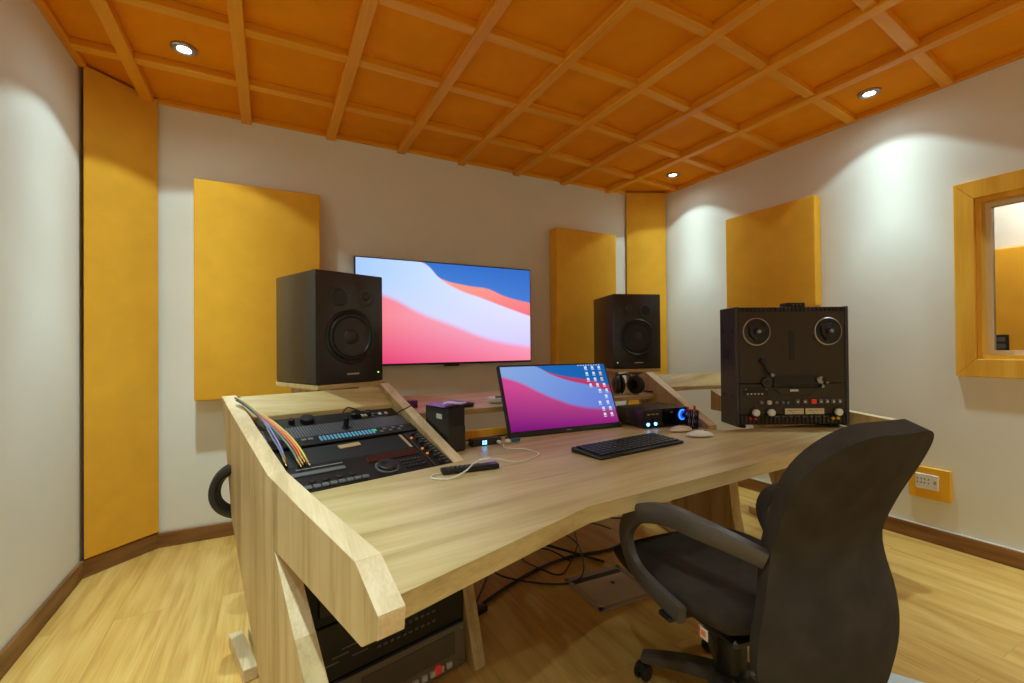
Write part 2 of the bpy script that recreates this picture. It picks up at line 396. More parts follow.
m.prism([(XR-.028, WY0, WZ0), (XR-.028, WY1, WZ0), (XR-.028, WY1+.082, WZ0-FW), (XR-.028, WY0-.082, WZ0-FW)], (.03, 0, 0), M['window_wood'], .003)
wlocal(m, 'window_frame')
m = MB(); x0, x1 = XR-.01, XR+T
m.span((x0, WY1-.022, WZ0), (x1, WY1, WZ1), M['window_wood'], .002); m.span((x0, WY0, WZ0), (x1, WY0+.022, WZ1), M['window_wood'], .002)
m.span((x0, WY0+.022, WZ1-.022), (x1-.001, WY1-.022, WZ1), M['window_wood']); m.span((x0, WY0+.022, WZ0), (x1-.001, WY1-.022, WZ0+.022), M['window_wood'])
wlocal(m, 'window_jamb')
m = MB(); x0, x1 = XR+.055, XR+.095
for a, b in (((x0, WY1-.045, WZ0+.02), (x1, WY1-.02, WZ1-.02)), ((x0, WY0+.02, WZ0+.02), (x1, WY0+.045, WZ1-.02)), ((x0, WY0+.045, WZ1-.045), (x1-.001, WY1-.045, WZ1-.02)), ((x0, WY0+.045, WZ0+.02), (x1-.001, WY1-.045, WZ0+.045))):
    m.span(a, b, M['cream'])
wlocal(m, 'window_bead')
def glass_mat():
    m, nt, b = _mat('window_glass'); b.inputs['Base Color'].default_value = (.95, .97, .95, 1); b.inputs['Roughness'].default_value = .02
    b.inputs['Transmission Weight'].default_value = 1; b.inputs['IOR'].default_value = 1.1
    return m
M['glass'] = glass_mat()
wlocal(MB().span((XR+.072, WY0+.03, WZ0+.03), (XR+.078, WY1-.03, WZ1-.03), M['glass']), 'window_pane')

# ------------------------------------------------------------------ downlights
def beam(l):
    # measured-lamp style beam: strongest straight down, weaker towards the cut-off
    l.use_nodes = True; nt = l.node_tree; N = nt.nodes.new; em = nt.nodes['Emission']
    tc = N('ShaderNodeTexCoord'); sp = N('ShaderNodeSeparateXYZ'); ab = N('ShaderNodeMath'); ab.operation = 'ABSOLUTE'
    fc = N('ShaderNodeFloatCurve'); c = fc.mapping.curves[0]
    pts = [(0, .0), (.60, .0), (.645, .085), (.71, .095), (.77, .12), (.87, .24), (.94, .62), (1, 1)]
    c.points[0].location = pts[0]; c.points[-1].location = pts[-1]
    for p in pts[1:-1]: c.points.new(*p)
    fc.mapping.update()
    nt.links.new(tc.outputs['Normal'], sp.inputs[0]); nt.links.new(sp.outputs['Z'], ab.inputs[0]); nt.links.new(ab.outputs[0], fc.inputs['Value'])
    nt.links.new(fc.outputs[0], em.inputs['Strength'])
def downlight(x, y, label, e, z=ZC, col=(.70, .97, 1)):
    root = thing('ceiling_downlight', label, 'ceiling light', (x, y, z), 0, 'recessed ceiling downlights')
    m = MB(); m.lathe([(.028, -.002), (.030, -.010), (.046, -.013), (.054, -.008), (.055, 0), (.028, 0)], M['steel']); m.build('trim_ring', root)
    m = MB(); m.lathe([(0, -.006), (.0275, -.006), (.0275, -.001), (0, -.001)], M['lamp']); m.build('lamp', root)
    l = bpy.data.lights.new('downlight_beam', 'SPOT'); l.energy = e; l.spot_size = R(112); l.spot_blend = .12; l.shadow_soft_size = .03; l.color = col; beam(l)
    o = bpy.data.objects.new('downlight_beam', l); C.objects.link(o); o.location = (0, 0, -.02); o.parent = root
    l = bpy.data.lights.new('downlight_spill', 'SPOT'); l.energy = e*SPILL; l.spot_size = R(168); l.spot_blend = 1; l.shadow_soft_size = .035; l.color = col
    o = bpy.data.objects.new('downlight_spill', l); C.objects.link(o); o.location = (0, 0, -.016); o.parent = root
E0 = 182; SPILL = .035
downlight(-.358, 2.666, 'round downlight in the ceiling above the left corner panel', E0*1.12)
downlight(3.08, 1.33, 'round downlight in the ceiling near the right wall, closest to the window', E0*.58)
downlight(3.05, 2.76, 'round downlight in the ceiling at the far right corner', E0*.62)
for x, y, f_ in ((-.36, 1.2, 1.2), (-.36, -.32, 2.0), (3.07, -.1, 1.3), (1.1, -.32, .55), (1.1, -1.3, 1.2)):  # unseen downlights: side rows carried on, middle pair added as fill light
    downlight(x, y, 'unseen round downlight added in the ceiling out of view', E0*f_)
l = bpy.data.lights.new('booth_lamp', 'POINT'); l.energy = 22; l.shadow_soft_size = .08; l.color = (1, .97, .92)
o = bpy.data.objects.new('booth_lamp', l); C.objects.link(o); o.location = (4.9, .9, 2.4)

# ------------------------------------------------------------------ television
TVW, TVH = 1.39, .757
root = thing('television', 'large flat television on the front wall showing red and blue waves', 'television', (1.207, YF-.05, 1.012))
MB().box((0, .0, TVH/2), (TVW, .03, TVH), M['black'], .004).build('housing', root)
m = MB(); m.quad_uv([(-TVW/2+.008, -.0165, .014), (TVW/2-.008, -.0165, .014), (TVW/2-.008, -.0165, TVH-.008), (-TVW/2+.008, -.0165, TVH-.008)], M['tv_pic']); scr = m.build('screen', root, smooth=0)
m = MB()
for i in range(3): m.box((.43+i*.022, -.0175, TVH-.034), (.009, .001, .009), M['lt'])
m.build('status_icons', scr)
m = MB(); m.box((.0, -.012, -.008), (.12, .02, .014), M['black'], .003); m.build('sensor_bar', root)
m = MB(); m.box((0, .033, TVH/2), (.4, .034, .4), M['matte'], .003); m.build('wall_mount', root)

# ------------------------------------------------------------------ desk
K, ZO = 1.15, -.1725
def Dp(p): return Vector((K*p[0], K*p[1], K*p[2]+ZO))
A13 = R(13); ca, sa = math.cos(A13), math.sin(A13)
def ML(w, s, z): return Vector((.14+w*ca-s*sa, .70+w*sa+s*ca, z))
def MR(w, s, z): return Vector((2.28-w*ca+s*sa, .61+w*sa+s*ca, z))
desk = thing('studio_desk', 'light oak studio desk with rack bays and angled side panels', 'desk', Dp((1.2, 1.3, .15)))
def D(m, name, sm=9): m.xf = Dp; return m.build(name, desk, smooth=sm, at=desk.location)
PANEL = [(1.31, .97), (1.19, .94), (.645, .82), (.38, .807), (.08, .797), (-.005, .746), (0, .709), (.058, .67), (.59, .652), (.35, .45), (0, .15), (.62, .15), (.74, .24), (.92, .39), (1.13, .57)]
def side(F, w0, w1, name='side_panel'):
    m = MB(); ex = F(w1, 0, 0)-F(w0, 0, 0)
    m.prism([F(w0, s, z) for s, z in PANEL], ex, M['oak_v'], .0015)
    # lighter edge band along the top edges
    seq = [(1.31, .97), (1.19, .94), (.645, .82), (.38, .807), (.08, .797), (-.005, .746), (0, .709)]
    for (s0, z0), (s1, z1) in zip(seq, seq[1:]):
        q = [F(w0, s0, z0), F(w1, s0, z0), F(w1, s1, z1), F(w0, s1, z1)]
        n = (q[1]-q[0]).cross(q[3]-q[0]).normalized(); n = n if (n.z > 0 or abs(n.z) < .3) else -n
        if n.z < .3 and (F(0, -1, 0)-F(0, 0, 0)).dot(n) < 0: n = -n
        m.prism([p+n*.0002 for p in q], n*.0012, M['edge'])
    # cut face of the slanted leg
    q = [F(w0, .59, .652), F(w1, .59, .652), F(w1, 0, .15), F(w0, 0, .15)]
    n = (q[1]-q[0]).cross(q[3]-q[0]).normalized()
    if (F(0, -1, 0)-F(0, 0, 0)).dot(n) < 0: n = -n
    m.prism([p+n*.0002 for p in q], n*.001, M['edge'])
    return D(m, name)
side(ML, 0, .045)
OUT = [(1.31, .97), (1.19, .94), (.645, .82), (.38, .807), (.33, .79), (.32, .70), (.59, .69), (.555, .41), (.482, .15), (.95, .15), (1.13, .57)]
m = MB(); m.prism([MR(-.08, s_, z_) for s_, z_ in OUT], MR(-.035, 0, 0)-MR(-.08, 0, 0), M['oak_v'], .0015)
for (s0, z0), (s1, z1) in zip(OUT[:4], OUT[1:5]):
    q = [MR(-.08, s0, z0), MR(-.035, s0, z0), MR(-.035, s1, z1), MR(-.08, s1, z1)]; n = (q[1]-q[0]).cross(q[3]-q[0]).normalized(); n = n if n.z > 0 else -n
    m.prism([p+n*.0002 for p in q], n*.0012, M['edge'])
D(m, 'side_panel')
INNER = [(.65, .745), (1.233, .985), (1.31, .97), (1.31, .66), (.65, .70)]
def inner(F, w0, w1):
    m = MB(); ex = F(w1, 0, 0)-F(w0, 0, 0); m.prism([F(w0, s, z) for s, z in INNER], ex, M['oak_v'], .0015)
    k_ = 0 if len(INNER) == 5 else 1; (s0, z0), (s1, z1) = INNER[k_], INNER[k_+1]
    q = [F(w0, s0, z0), F(w1, s0, z0), F(w1, s1, z1), F(w0, s1, z1)]
    n = (q[1]-q[0]).cross(q[3]-q[0]).normalized(); n = n if n.z > 0 else -n
    m.prism([p+n*.0002 for p in q], n*.0012, M['edge'])
    D(m, 'inner_panel')
inner(ML, .58, .622)
INNER = [(.70, .75), (.70, .766), (1.233, .985), (1.31, .97), (1.31, .66), (.70, .70)]
inner(MR, .605, .65)
LEG = [(.59, .71), (.555, .41), (.482, .15), (.95, .15), (1.12, .71)]
def leg(F, w0, w1):
    m = MB(); m.prism([F(w0, s, z) for s, z in LEG], F(w1, 0, 0)-F(w0, 0, 0), M['oak_v'], .0015); D(m, 'leg')
leg(ML, .535, .577); leg(MR, .605, .65)
def runner(F, w0, w1, s0=.05, s1=1.13):
    m = MB(); m.prism([F(w0, s0, .151), F(w0, s1, .151), F(w0, s1, .19), F(w0, s0, .19)], F(w1, 0, 0)-F(w0, 0, 0), M['edge'], .002); D(m, 'foot_runner')
runner(ML, .047, .085, .45); runner(MR, .0, .038, .5); runner(MR, .605, .65, .96); runner(ML, .535, .577, .96)
m = MB(); m.prism([ML(-.010, .9, .151), ML(-.010, 1.13, .151), ML(-.010, 1.13, .19), ML(-.010, .9, .19)], ML(.04, 0, 0)-ML(0, 0, 0), M['edge'], .002); D(m, 'foot_runner')
# desktop: wings wrap round the seat; rack bays left open behind the wings
zt = .75; th = .042
cR = lambda w, s: MR(w, s, 0)
def top(poly, name, mat):
    m = MB(); m.prism([(x, y, zt-th) for x, y in poly], (0, 0, th), mat, .002); D(m, name)
LF = ML(.047, .02, 0); LR1 = ML(.047, .655, 0); LR2 = ML(.578, .655, 0); LC1 = ML(.624, .66, 0); LC2 = ML(.624, 1.02, 0)
RF = MR(-.033, .33, 0); RR1 = MR(-.033, .655, 0); RR2 = MR(.603, .655, 0); RC1 = MR(.652, .70, 0); RC2 = MR(.652, 1.02, 0)
top([(LF.x, LF.y), (.6935, .905), (1.66, .965), (RF.x, RF.y), (RR1.x, RR1.y), (RR2.x, RR2.y), (RC1.x, RC1.y), (RC2.x, RC2.y), (LC2.x, LC2.y), (LC1.x, LC1.y), (LR2.x, LR2.y), (LR1.x, LR1.y)], 'desktop', M['oak'])
# sloping top plates of the two rack bays
def plate(F, w0, w1):
    m = MB(); m.prism([F(w0, 1.118, .908), F(w0, 1.245, .972), F(w0, 1.245, .95), F(w0, 1.118, .886)], F(w1, 0, 0)-F(w0, 0, 0), M['oak'], .002); D(m, 'rack_top_plate')
plate(ML, .0455, .5795); plate(MR, -.0345, .6045)
# small support rail inside the empty right bay
m = MB(); m.prism([MR(.30, 1.12, .886), MR(.30, .80, .77), MR(.30, 1.12, .77)], MR(.275, 0, 0)-MR(.30, 0, 0), M['oak_v'], .001); D(m, 'bay_support')
# rear shelf, back board and low rear rail
m = MB(); m.prism([(-.06, 2.14, .848), (.45, 2.14, .848), (.515, 1.85, .848), (1.886, 1.85, .848), (1.936, 2.06, .848), (2.4, 2.06, .848), (2.4, 2.5, .848), (-.06, 2.5, .848)], (0, 0, .0235), M['oak'], .002); D(m, 'rear_shelf')
m = MB(); m.span((.575, 1.80, .7505), (1.825, 1.818, .785), M['window_wood'], .002); D(m, 'rear_rail')
# speaker platforms
def platform(c, rz, sx, sy, z):
    mt = Matrix.Translation((c[0], c[1], 0)) @ Matrix.Rotation(R(rz), 4, 'Z')
    m = MB(); m.box((0, 0, z-.011), (sx, sy, .02), M['oak'], .002, mt); D(m, 'speaker_platform')
    for x in (-sx*.3, sx*.3):
        m = MB(); m.box((x, 0.04, (.872+z-.021)/2), (.022, sy*.6, z-.021-.872), M['oak_v'], .001, mt); D(m, 'platform_support')
SZ = .993
SL = (.244, 2.235); SRp = (2.125, 2.345)
platform(SL, 22, .315, .385, SZ); platform(SRp, -19, .315, .385, SZ)
# shelf board over the gear below the left wing, and a dark filler board beside it
m = MB(); m.prism([ML(.05, .55, .60), ML(.533, .55, .60), ML(.533, .95, .60), ML(.05, .95, .60)], (0, 0, .02), M['oak_v'], .001); D(m, 'gear_shelf')
# modesty cross rail under the centre
m = MB(); m.span((.60, 1.72, .5), (1.93, 1.74, .70), M['oak_v'], .001); D(m, 'cross_rail')
# cross rail under the right wing
m = MB(); m.prism([MR(-.03, .62, .60), MR(.6, .80, .60), MR(.6, .83, .60), MR(-.03, .65, .60)], (0, 0, .05), M['oak_v'], .001); D(m, 'cross_rail')

# ------------------------------------------------------------------ studio speakers
def speaker(c, rz, mirror, label):
    L = Dp((c[0], c[1], SZ)); root = thing('studio_monitor_speaker', label, 'speaker', L, rz, 'pair of black studio speakers')
    W, H, Dd = .318*K, .475*K, .37*K; s = -1 if mirror else 1; f = -Dd/2
    MB().box((0, 0, H/2+.001), (W, Dd, H), M['cab'], .007, seg=2).build('cabinet', root)
    def face(x, z, y=f): return Matrix.Translation((x, y, z)) @ Matrix.Rotation(R(90), 4, 'X')
    r = .129
    wz = H*.42; m = MB()
    m.lathe([(r*1.06, -.002), (r*1.06, .005), (r*.99, .009), (r*.94, .006), (r*.90, .003), (r*.86, .009), (r*.79, .010), (r*.75, .004), (r*.72, .001), (0, .001)], M['rubber'], face(0, wz), 48)
    wf = m.build('woofer_surround', root)
    m = MB(); m.lathe([(r*.74, .0045), (r*.3, .0015), (r*.29, .004), (r*.22, .010), (r*.1, .0135), (0, .0145)], M['cone'], face(0, wz), 48); m.build('woofer_cone', root)
    m = MB(); m.lathe([(.047, -.001), (.047, .004), (.041, .006), (.036, .003), (.033, .0015), (.0, .0012)], M['cone'], face(-s*W*.17, H*.775), 32)
    m.lathe([(.032, .0018), (.0, .0018)], M['rubber'], face(-s*W*.17, H*.775), 32); m.build('bass_port', root)
    m = MB(); m.lathe([(.048, -.001), (.048, .002), (.044, .0035), (.03, .002), (.018, .0015)], M['cab'], face(s*W*.23, H*.79), 32)
    m.lathe([(.018, .0015), (.016, .006), (.009, .009), (0, .010)], M['cone'], face(s*W*.23, H*.79), 24); m.build('tweeter', root)
    m = MB(); x0 = -.02 if not mirror else -.02
    for i in range(8): m.box((x0+i*.0085, f-.0006, H*.082), (.0058, .001, .007), M['lt'])
    m.build('name_mark', root)
    m = MB(); m.lathe([(0, .0025), (.003, .002), (.003, -.001)], M['green_led'], face(s*W*.42, H*.085), 10); m.build('power_light', root)
    for x in (-1, 1):
        for z in (.04, .96): MB().lathe([(0, .002), (.004, .0015), (.005, -.001)], M['matte'], face(x*W*.46, H*z), 10).build('screw', root)
    return root
speaker(SL, 22, False, 'black studio speaker left of the television, over the rack bay')
speaker(SRp, -19, True, 'black studio speaker to the right of the television')

# ------------------------------------------------------------------ rack gear on the slope of the left bay
TILT = 17.8; sl = R(TILT)
def rack(name, label, cat, t0, w0, w1, lift=0.0):
    p = ML((w0+w1)/2, .65+t0*math.cos(sl), .75+t0*math.sin(sl)); n = Vector((sa*math.sin(sl), -ca*math.sin(sl), math.cos(sl)))
    return thing(name, label, cat, Dp(p)+n*lift, 13, None, TILT)
W0, W1 = .052, .574
kk = K
# local axes in metres: x across, y up the slope, z out of the panel
d = rack('disc_recorder', 'black disc recorder with jog wheel at the front of the sloping rack', 'recorder', .004, W0, .505)
wd = (.505-W0)*K; h = .138*K
MB().box((0, h/2, -.075), (wd, h, .15), M['black'], .003).build('body', d)
MB().box((-wd*.27, h*.66, .002), (wd*.36, h*.13, .006), M['grey'], .002).build('disc_drawer', d)
m = MB(); m.box((-wd*.24, h*.86, .0012), (wd*.3, h*.035, .002), M['mid']); m.build('name_mark', d)
m = MB(); m.box((wd*.27, h*.80, .0015), (wd*.40, h*.30, .003), M['wine'], .001); m.build('display', d)
m = MB(); m.cyl((wd*.17, h*.36, .008), .036, .018, M['dgrey'], bevel=.004); m.lathe([(.043, 0), (.043, .004), (.037, .005)], M['grey'], Matrix.Translation((wd*.17, h*.36, 0))); m.cyl((wd*.15, h*.43, .018), .009, .003, M['black']); m.build('jog_wheel', d)
for i in range(9):
    MB().box((-wd*.43+i*wd*.052, h*.13, .004), (wd*.043, h*.11, .008), M['grey'], .002).build('transport_key', d)
for i in range(5):
    MB().cyl((-wd*.42+i*wd*.085, h*.36, .003), .011, .006, M['dgrey'], bevel=.002).build('button', d)
m = MB()
for j in range(3):
    for i in range(6): m.box((wd*.30+i*wd*.03, h*(.20+j*.13), .0025), (wd*.02, h*.07, .005), M['dgrey'], .001)
m.build('keypad', d)
m = MB()
for j in range(3):
    for i in range(6): m.box((wd*.30+i*wd*.03, h*(.255+j*.13), .0008), (wd*.016, h*.018, .0012), M['mid'])
for i in range(9): m.box((-wd*.43+i*wd*.052, h*.225, .0008), (wd*.03, h*.02, .0012), M['mid'])
m.build('lettering', d)
MB().cyl((-wd*.475, h*.5, .003), .006, .006, M['orange']).build('power_lamp', d)

d = rack('blank_rack_panel', 'plain dark blank panel with a taped label in the sloping rack', 'rack panel', .147, W0, .505)
h = .106*K
MB().box((0, h/2, -.01), (wd, h, .012), M['matte'], .002).build('plate', d)
MB().box((.03, h*.72, -.002), (.085, .026, .004), M['tan'], .001, Matrix.Rotation(R(4), 4, 'Z')).build('label_strip', d)
MB().box((wd/2-.012, h/2, -.003), (.012, h*.9, .003), M['tan'], .0005).build('edge_strip', d)

d = rack('meter_unit', 'slim rack unit with a row of pale blue lit keys', 'rack unit', .258, W0, W1)
wd2 = (W1-W0)*K; h = .058*K
MB().box((0, h/2, -.06), (wd2, h, .13), M['black'], .002).build('body', d)
m = MB()
for i in range(16): m.box((-wd2*.17+i*wd2*.0235, h*.5, .0065), (wd2*.013, h*.5, .004), M['cyan_led'], .0008)
m.build('lit_keys', d)
for i in range(6): MB().box((wd2*.24+i*wd2*.033, h*(.35+.3*(i % 2)), .0065), (wd2*.022, h*.2, .004), M['mid'], .0008).build('key', d)
for i in range(2): MB().box((-wd2*.27+i*wd2*.04, h*.6, .0065), (wd2*.03, h*.2, .004), M['mid'], .0008).build('key', d)
MB().box((wd2*.2, h*.6, .0065), (wd2*.018, h*.22, .004), plain('green_key', (60, 190, 130), .4, emit=(60, 200, 140), es=.4)).build('green_key', d)

d = rack('vent_panel', 'perforated grey vent panel across the sloping rack', 'rack panel', .319, W0, W1)
h = .082*K
MB().box((0, h/2, -.006), (wd2, h, .012), M['vent'], .001).build('perforated_plate', d)
m = MB(); m.cyl((.02, h*.35, .025), .011, .05, M['black'], bevel=.002); m.cyl((.02, h*.35, .003), .016, .006, M['dgrey'], bevel=.001); m.build('knob_post', d)

d = rack('power_conditioner', 'dark rack unit with round knobs under the sloping top plate', 'rack unit', .404, W0, W1)
h = .078*K
MB().box((0, h/2, -.05), (wd2, h, .09), M['dgrey'], .002).build('body', d)
for x, r in ((-.40, .021), (-.27, .012), (-.17, .028), (.17, .022), (.27, .014)):
    m = MB(); m.cyl((wd2*x, h*.45, .006), r, .022, M['black'], bevel=.003); m.build('knob', d)
m = MB()
for x in (.22, .25, .30, .36, .41): m.box((wd2*x, h*.4, -.003), (.012, .016, .008), M['lt'], .001)
m.build('switches', d)

d = rack('channel_strip', 'narrow black strip of small lamps and knobs along the inner panel', 'channel strip', .004, .509, W1)
ws = (W1-.509)*K; h = .25*K
MB().box((0, h/2, -.05), (ws, h, .10), M['black'], .002).build('body', d)
for i in range(7):
    MB().cyl((-ws*.1, h*(.08+i*.135), .006), .0085, .014, M['dgrey'], bevel=.002).build('knob', d)
m = MB()
for i in range(12): m.box((ws*.28, h*(.06+i*.075), .001), (.016, .004, .002), M['mid'])
m.build('scale_marks', d)
for y in (.33, .47, .8): MB().cyl((-ws*.34, h*y, .002), .0055, .005, M['orange']).build('lamp', d)

# patch cords over the left panel
cords = [('cord_green', 'green', -.002, 0), ('cord_red', 'red', .004, .010), ('cord_orange', 'orange', .010, .02), ('cord_yellow', 'yellow', .016, .03), ('cord_violet', 'violet', -.012, -.03), ('cord_grey', 'grey', -.018, -.045)]
sn = Vector((sa*math.sin(sl), -ca*math.sin(sl), math.cos(sl)))
for i, (mk, cname, off, end) in enumerate(cords):
    def S(w, t, l): return Dp(ML(w, .65+t*math.cos(sl), .75+t*math.sin(sl)) + sn*l)
    e = S(.112+end*.8, .150+.012*(i % 3), .020)
    if i > 3: e = S(.092+end*.3, .185-.015*(i-4), .02)
    pts = [S(.030+off*.3, .60, .030+.002*i), S(.045+off*.3, .55, .033+.002*i), S(.064+off*.4, .47, .033+.002*i), S(.082+off*.8, .38, .036+.002*i), S(.098+off+end*.2, .28, .037), e+(S(.098+off+end*.2, .28, .037)-e)*.35+sn*.006, e]
    root = thing('patch_cord', f'{cname} patch cord hanging over the left of the sloping rack', 'patch cord', e, 0, 'coloured patch cords on the rack')
    m = MB(); m.tube(pts, .0037, M[mk], 8, 8); m.build('cord', root, at=e)
    dr = (e-pts[-2]).normalized(); m = MB(); m.tube([e-dr*.004, e+dr*.022], .0048, M['brass'], 10, 1); m.tube([e+dr*.022, e+dr*.036], .0028, M['brass'], 8, 1)
    m.build('plug', root, at=e)

# black lead trailing over the rack
def cable(name, label, pts, r, mat, cat='cable', seg=8, n=8, group=None):
    m = MB(); m.tube(pts, r, mat, seg, n); o = m.build(name, at=pts[0]); o.location = pts[0]; return tag(o, label, cat, group)
def S(w, t, l): return Dp(ML(w, .65+t*math.cos(sl), .75+t*math.sin(sl)) + sn*l)
cable('black_lead', 'thin black lead trailing across the rack over the inner panel', [S(.33, .385, .045), S(.36, .41, .05), S(.42, .39, .03), S(.50, .36, .022), S(.56, .37, .035), S(.60, .375, .048), S(.62, .385, .05)], .0028, M['black'])

# ------------------------------------------------------------------ gear under the left wing
def gear(z0, z1, label, name, s0=.535):
    p = ML((.05+.532)/2, s0, z0); return thing(name, label, 'rack unit', Dp(p), 13)
gw = .478*K
d = gear(.1525, .291, 'tan-faced tape deck with a red button at the bottom of the under-desk rack', 'tape_deck'); h = .137*K
MB().box((0, .16, h/2), (gw, .32, h), M['matte'], .003).build('body', d)
MB().box((0, -.004, h*.5), (gw, .008, h*.96), M['face_tan'], .002).build('faceplate', d)
MB().box((.06, -.010, h*.62), (gw*.62, .006, h*.5), plain('olive_window', (84, 76, 58), .35), .002).build('window', d)
MB().box((-gw*.38, -.010, h*.6), (gw*.16, .006, h*.4), M['black'], .002).build('tray', d)
for i in range(9): MB().box((-.06+i*.033, -.012, h*.2), (.02, .010, h*.12), M['lt'], .001).build('key', d)
MB().cyl((.16, -.012, h*.22), .016, .010, M['redb'], 'Y', bevel=.002).build('record_button', d)
m = MB()
for z in (.12, .88): m.cyl((gw*.47, -.009, h*z), .006, .004, M['steel'], 'Y', 10)
m.build('rack_screws', d)
d = gear(.2945, .44, 'black rack unit with rows of tiny keys above the tape deck', 'effects_unit'); h = .143*K
MB().box((0, .14, h/2), (gw, .28, h), M['black'], .003).build('body', d)
for j in range(3):
    m = MB()
    for i in range(10): m.box((-.05+i*.022, -.002, h*(.25+j*.2)), (.012, .006, .008), M['grey'], .001)
    m.build('key_row', d)
m = MB()
for i in range(5): m.box((-.2+i*.03, -.001, h*(.3+.1*(i % 3))), (.05, .002, .003), M['mid'])
m.build('lettering', d)
d = gear(.4415, .585, 'dark rack unit at the top of the under-desk rack', 'amplifier_unit'); h = .142*K
MB().box((0, .14, h/2), (gw, .28, h), M['matte'], .003).build('body', d)
m = MB()
for i in range(3): m.box((.05+i*.05, -.001, h*(.35+.12*i)), (.09, .002, .003), M['grey'])
m.build('lettering', d)
for z in (.2, .8):
    MB().cyl((gw*.46, -.002, h*z), .006, .006, M['brass'], 'Y', 10).build('rack_screw', d)
MB().box((-gw*.36, -.004, h*.5), (.07, .01, .1), M['dgrey'], .002).build('handle_plate', d)

# ------------------------------------------------------------------ reel tape machine
DW, DH, DD = .53*K, .555*K, .145*K
dr_ = R(-28)
fl = Vector((1.92, 1.38)); ex = Vector((math.cos(dr_), math.sin(dr_))); ey = Vector((-math.sin(dr_), math.cos(dr_)))
cc = fl+ex*(.53/2)+ey*(.0725)
deck = thing('reel_tape_machine', 'big black reel-to-reel tape machine at the right end of the desk', 'tape machine', Dp((cc.x, cc.y, .7505)), -28)
DH0 = .011*K
f = -DD/2; W2 = DW/2
MB().box((0, .004, DH0+DH/2), (DW-.03, DD-.012, DH-.012), M['matte'], .003).build('chassis', deck)
for s in (-1, 1):
    m = MB(); m.box((s*(W2-.009), .0, DH0+DH/2), (.018, DD+.012, DH+.006), M['deckside'], .003); p = m.build('side_cheek', deck)
    m = MB()
    m.box((s*W2, .01, DH0+DH*.60), (.004, .05, .05), M['black'], .001)
    for z in (.25, .8):
        for y in (-.05, .05): m.cyl((s*W2, y, DH0+DH*z), .008, .005, M['black'], 'X', 12)
    m.build('cheek_fittings', p)
for x in (-1, 1):
    for y in (-1, 1): MB().cyl((x*(W2-.05), y*(DD/2-.035), DH0/2), .02, DH0, M['rubber'], bevel=.003).build('foot', deck)
def FZ(v): return DH0+DH*v
def FX(u): return -W2+DW*u
MB().span((FX(.03), f-.004, FZ(.36)), (FX(.965), f+.006, FZ(.965)), M['deck'], .002).build('upper_plate', deck)
MB().span((FX(.03), f-.006, FZ(.10)), (FX(.965), f+.006, FZ(.355)), M['deck'], .002).build('lower_plate', deck)
def slots(z0, z1, n=26):
    m = MB(); m.span((FX(.03), f-.001, FZ(z0)), (FX(.965), f+.004, FZ(z1)), M['black'])
    for i in range(n): m.box((FX(.05+i*(.9/(n-1))), f-.003, FZ((z0+z1)/2)), (DW*.018, .008, DH*(z1-z0)*.92), M['deck'], .001)
    m.build('vent_slots', deck)
slots(.02, .09); slots(.965, 1.0)
def FM(u, v, y=0): return Matrix.Translation((FX(u), f-.004+y, FZ(v))) @ Matrix.Rotation(R(90), 4, 'X')
for u in (.185, .815):
    m = MB(); R0 = .0745; m.lathe([(R0, 0), (R0, .006), (R0*.93, .008), (R0*.93, .003)], M['steel'], FM(u, .795), 40); hub = m.build('reel_table_ring', deck)
    m = MB(); m.lathe([(R0*.93, .001), (R0*.93, .004), (R0*.6, .006), (R0*.55, .016), (R0*.3, .018), (R0*.28, .03), (R0*.1, .033), (0, .033)], M['rubber'], FM(u, .795), 40)
    for k in range(3):
        a = k*2*PI/3+.4; m.box((FX(u)+R0*.6*math.cos(a), f-.014, FZ(.795)+R0*.6*math.sin(a)), (.02, .012, .02), M['black'], .003, None)
    m.lathe([(0, .038), (.009, .037), (.011, .032)], M['steel'], FM(u, .795), 16); m.build('reel_hub', hub)
MB().span((FX(.475), f-.006, FZ(.555)), (FX(.525), f-.003, FZ(.80)), M['black'], .001).build('scale_window', deck)
m = MB(); m.tube([(FX(.235), f-.012, FZ(.545)), (FX(.27), f-.014, FZ(.47)), (FX(.31), f-.014, FZ(.43))], .006, M['black'], 8, 3); m.cyl((FX(.235), f-.01, FZ(.55)), .016, .014, M['black'], 'Y'); m.cyl((FX(.31), f-.012, FZ(.43)), .009, .024, M['steel'], 'Y', 14); m.build('tension_arm', deck)
m = MB(); m.cyl((FX(.265), f-.014, FZ(.37)), .029, .02, M['cone'], 'Y', bevel=.004); m.cyl((FX(.265), f-.026, FZ(.37)), .01, .006, M['dgrey'], 'Y'); m.build('guide_roller', deck)
m = MB(); m.span((FX(.33), f-.012, FZ(.355)), (FX(.70), f-.002, FZ(.425)), M['dgrey'], .004); m.span((FX(.32), f-.02, FZ(.335)), (FX(.715), f-.002, FZ(.362)), M['black'], .003); m.build('head_cover', deck)
m = MB(); m.prism([(FX(.315), f-.012, FZ(.325)), (FX(.75), f-.012, FZ(.325)), (FX(.66), f-.012, FZ(.262)), (FX(.40), f-.012, FZ(.262))], (0, .01, 0), M['deck'], .002)
hc = m.build('head_door', deck)
m = MB()
for i in range(6): m.box((FX(.475+i*.0125), f-.0135, FZ(.300)), (.006, .001, .011), M['lt'])
m.build('name_mark', hc)
m = MB(); m.cyl((FX(.735), f-.012, FZ(.385)), .02, .02, M['steel'], 'Y', bevel=.003); m.cyl((FX(.765), f-.014, FZ(.39)), .014, .022, M['rubber'], 'Y', bevel=.002); m.cyl((FX(.745), f-.014, FZ(.335)), .008, .024, M['steel'], 'Y', 12); m.cyl((FX(.785), f-.014, FZ(.365)), .006, .024, M['steel'], 'Y', 12); m.build('capstan', deck)
m = MB(); m.span((FX(.065), f-.007, FZ(.255)), (FX(.28), f-.003, FZ(.33)), M['black'], .001); c = m.build('counter_panel', deck)
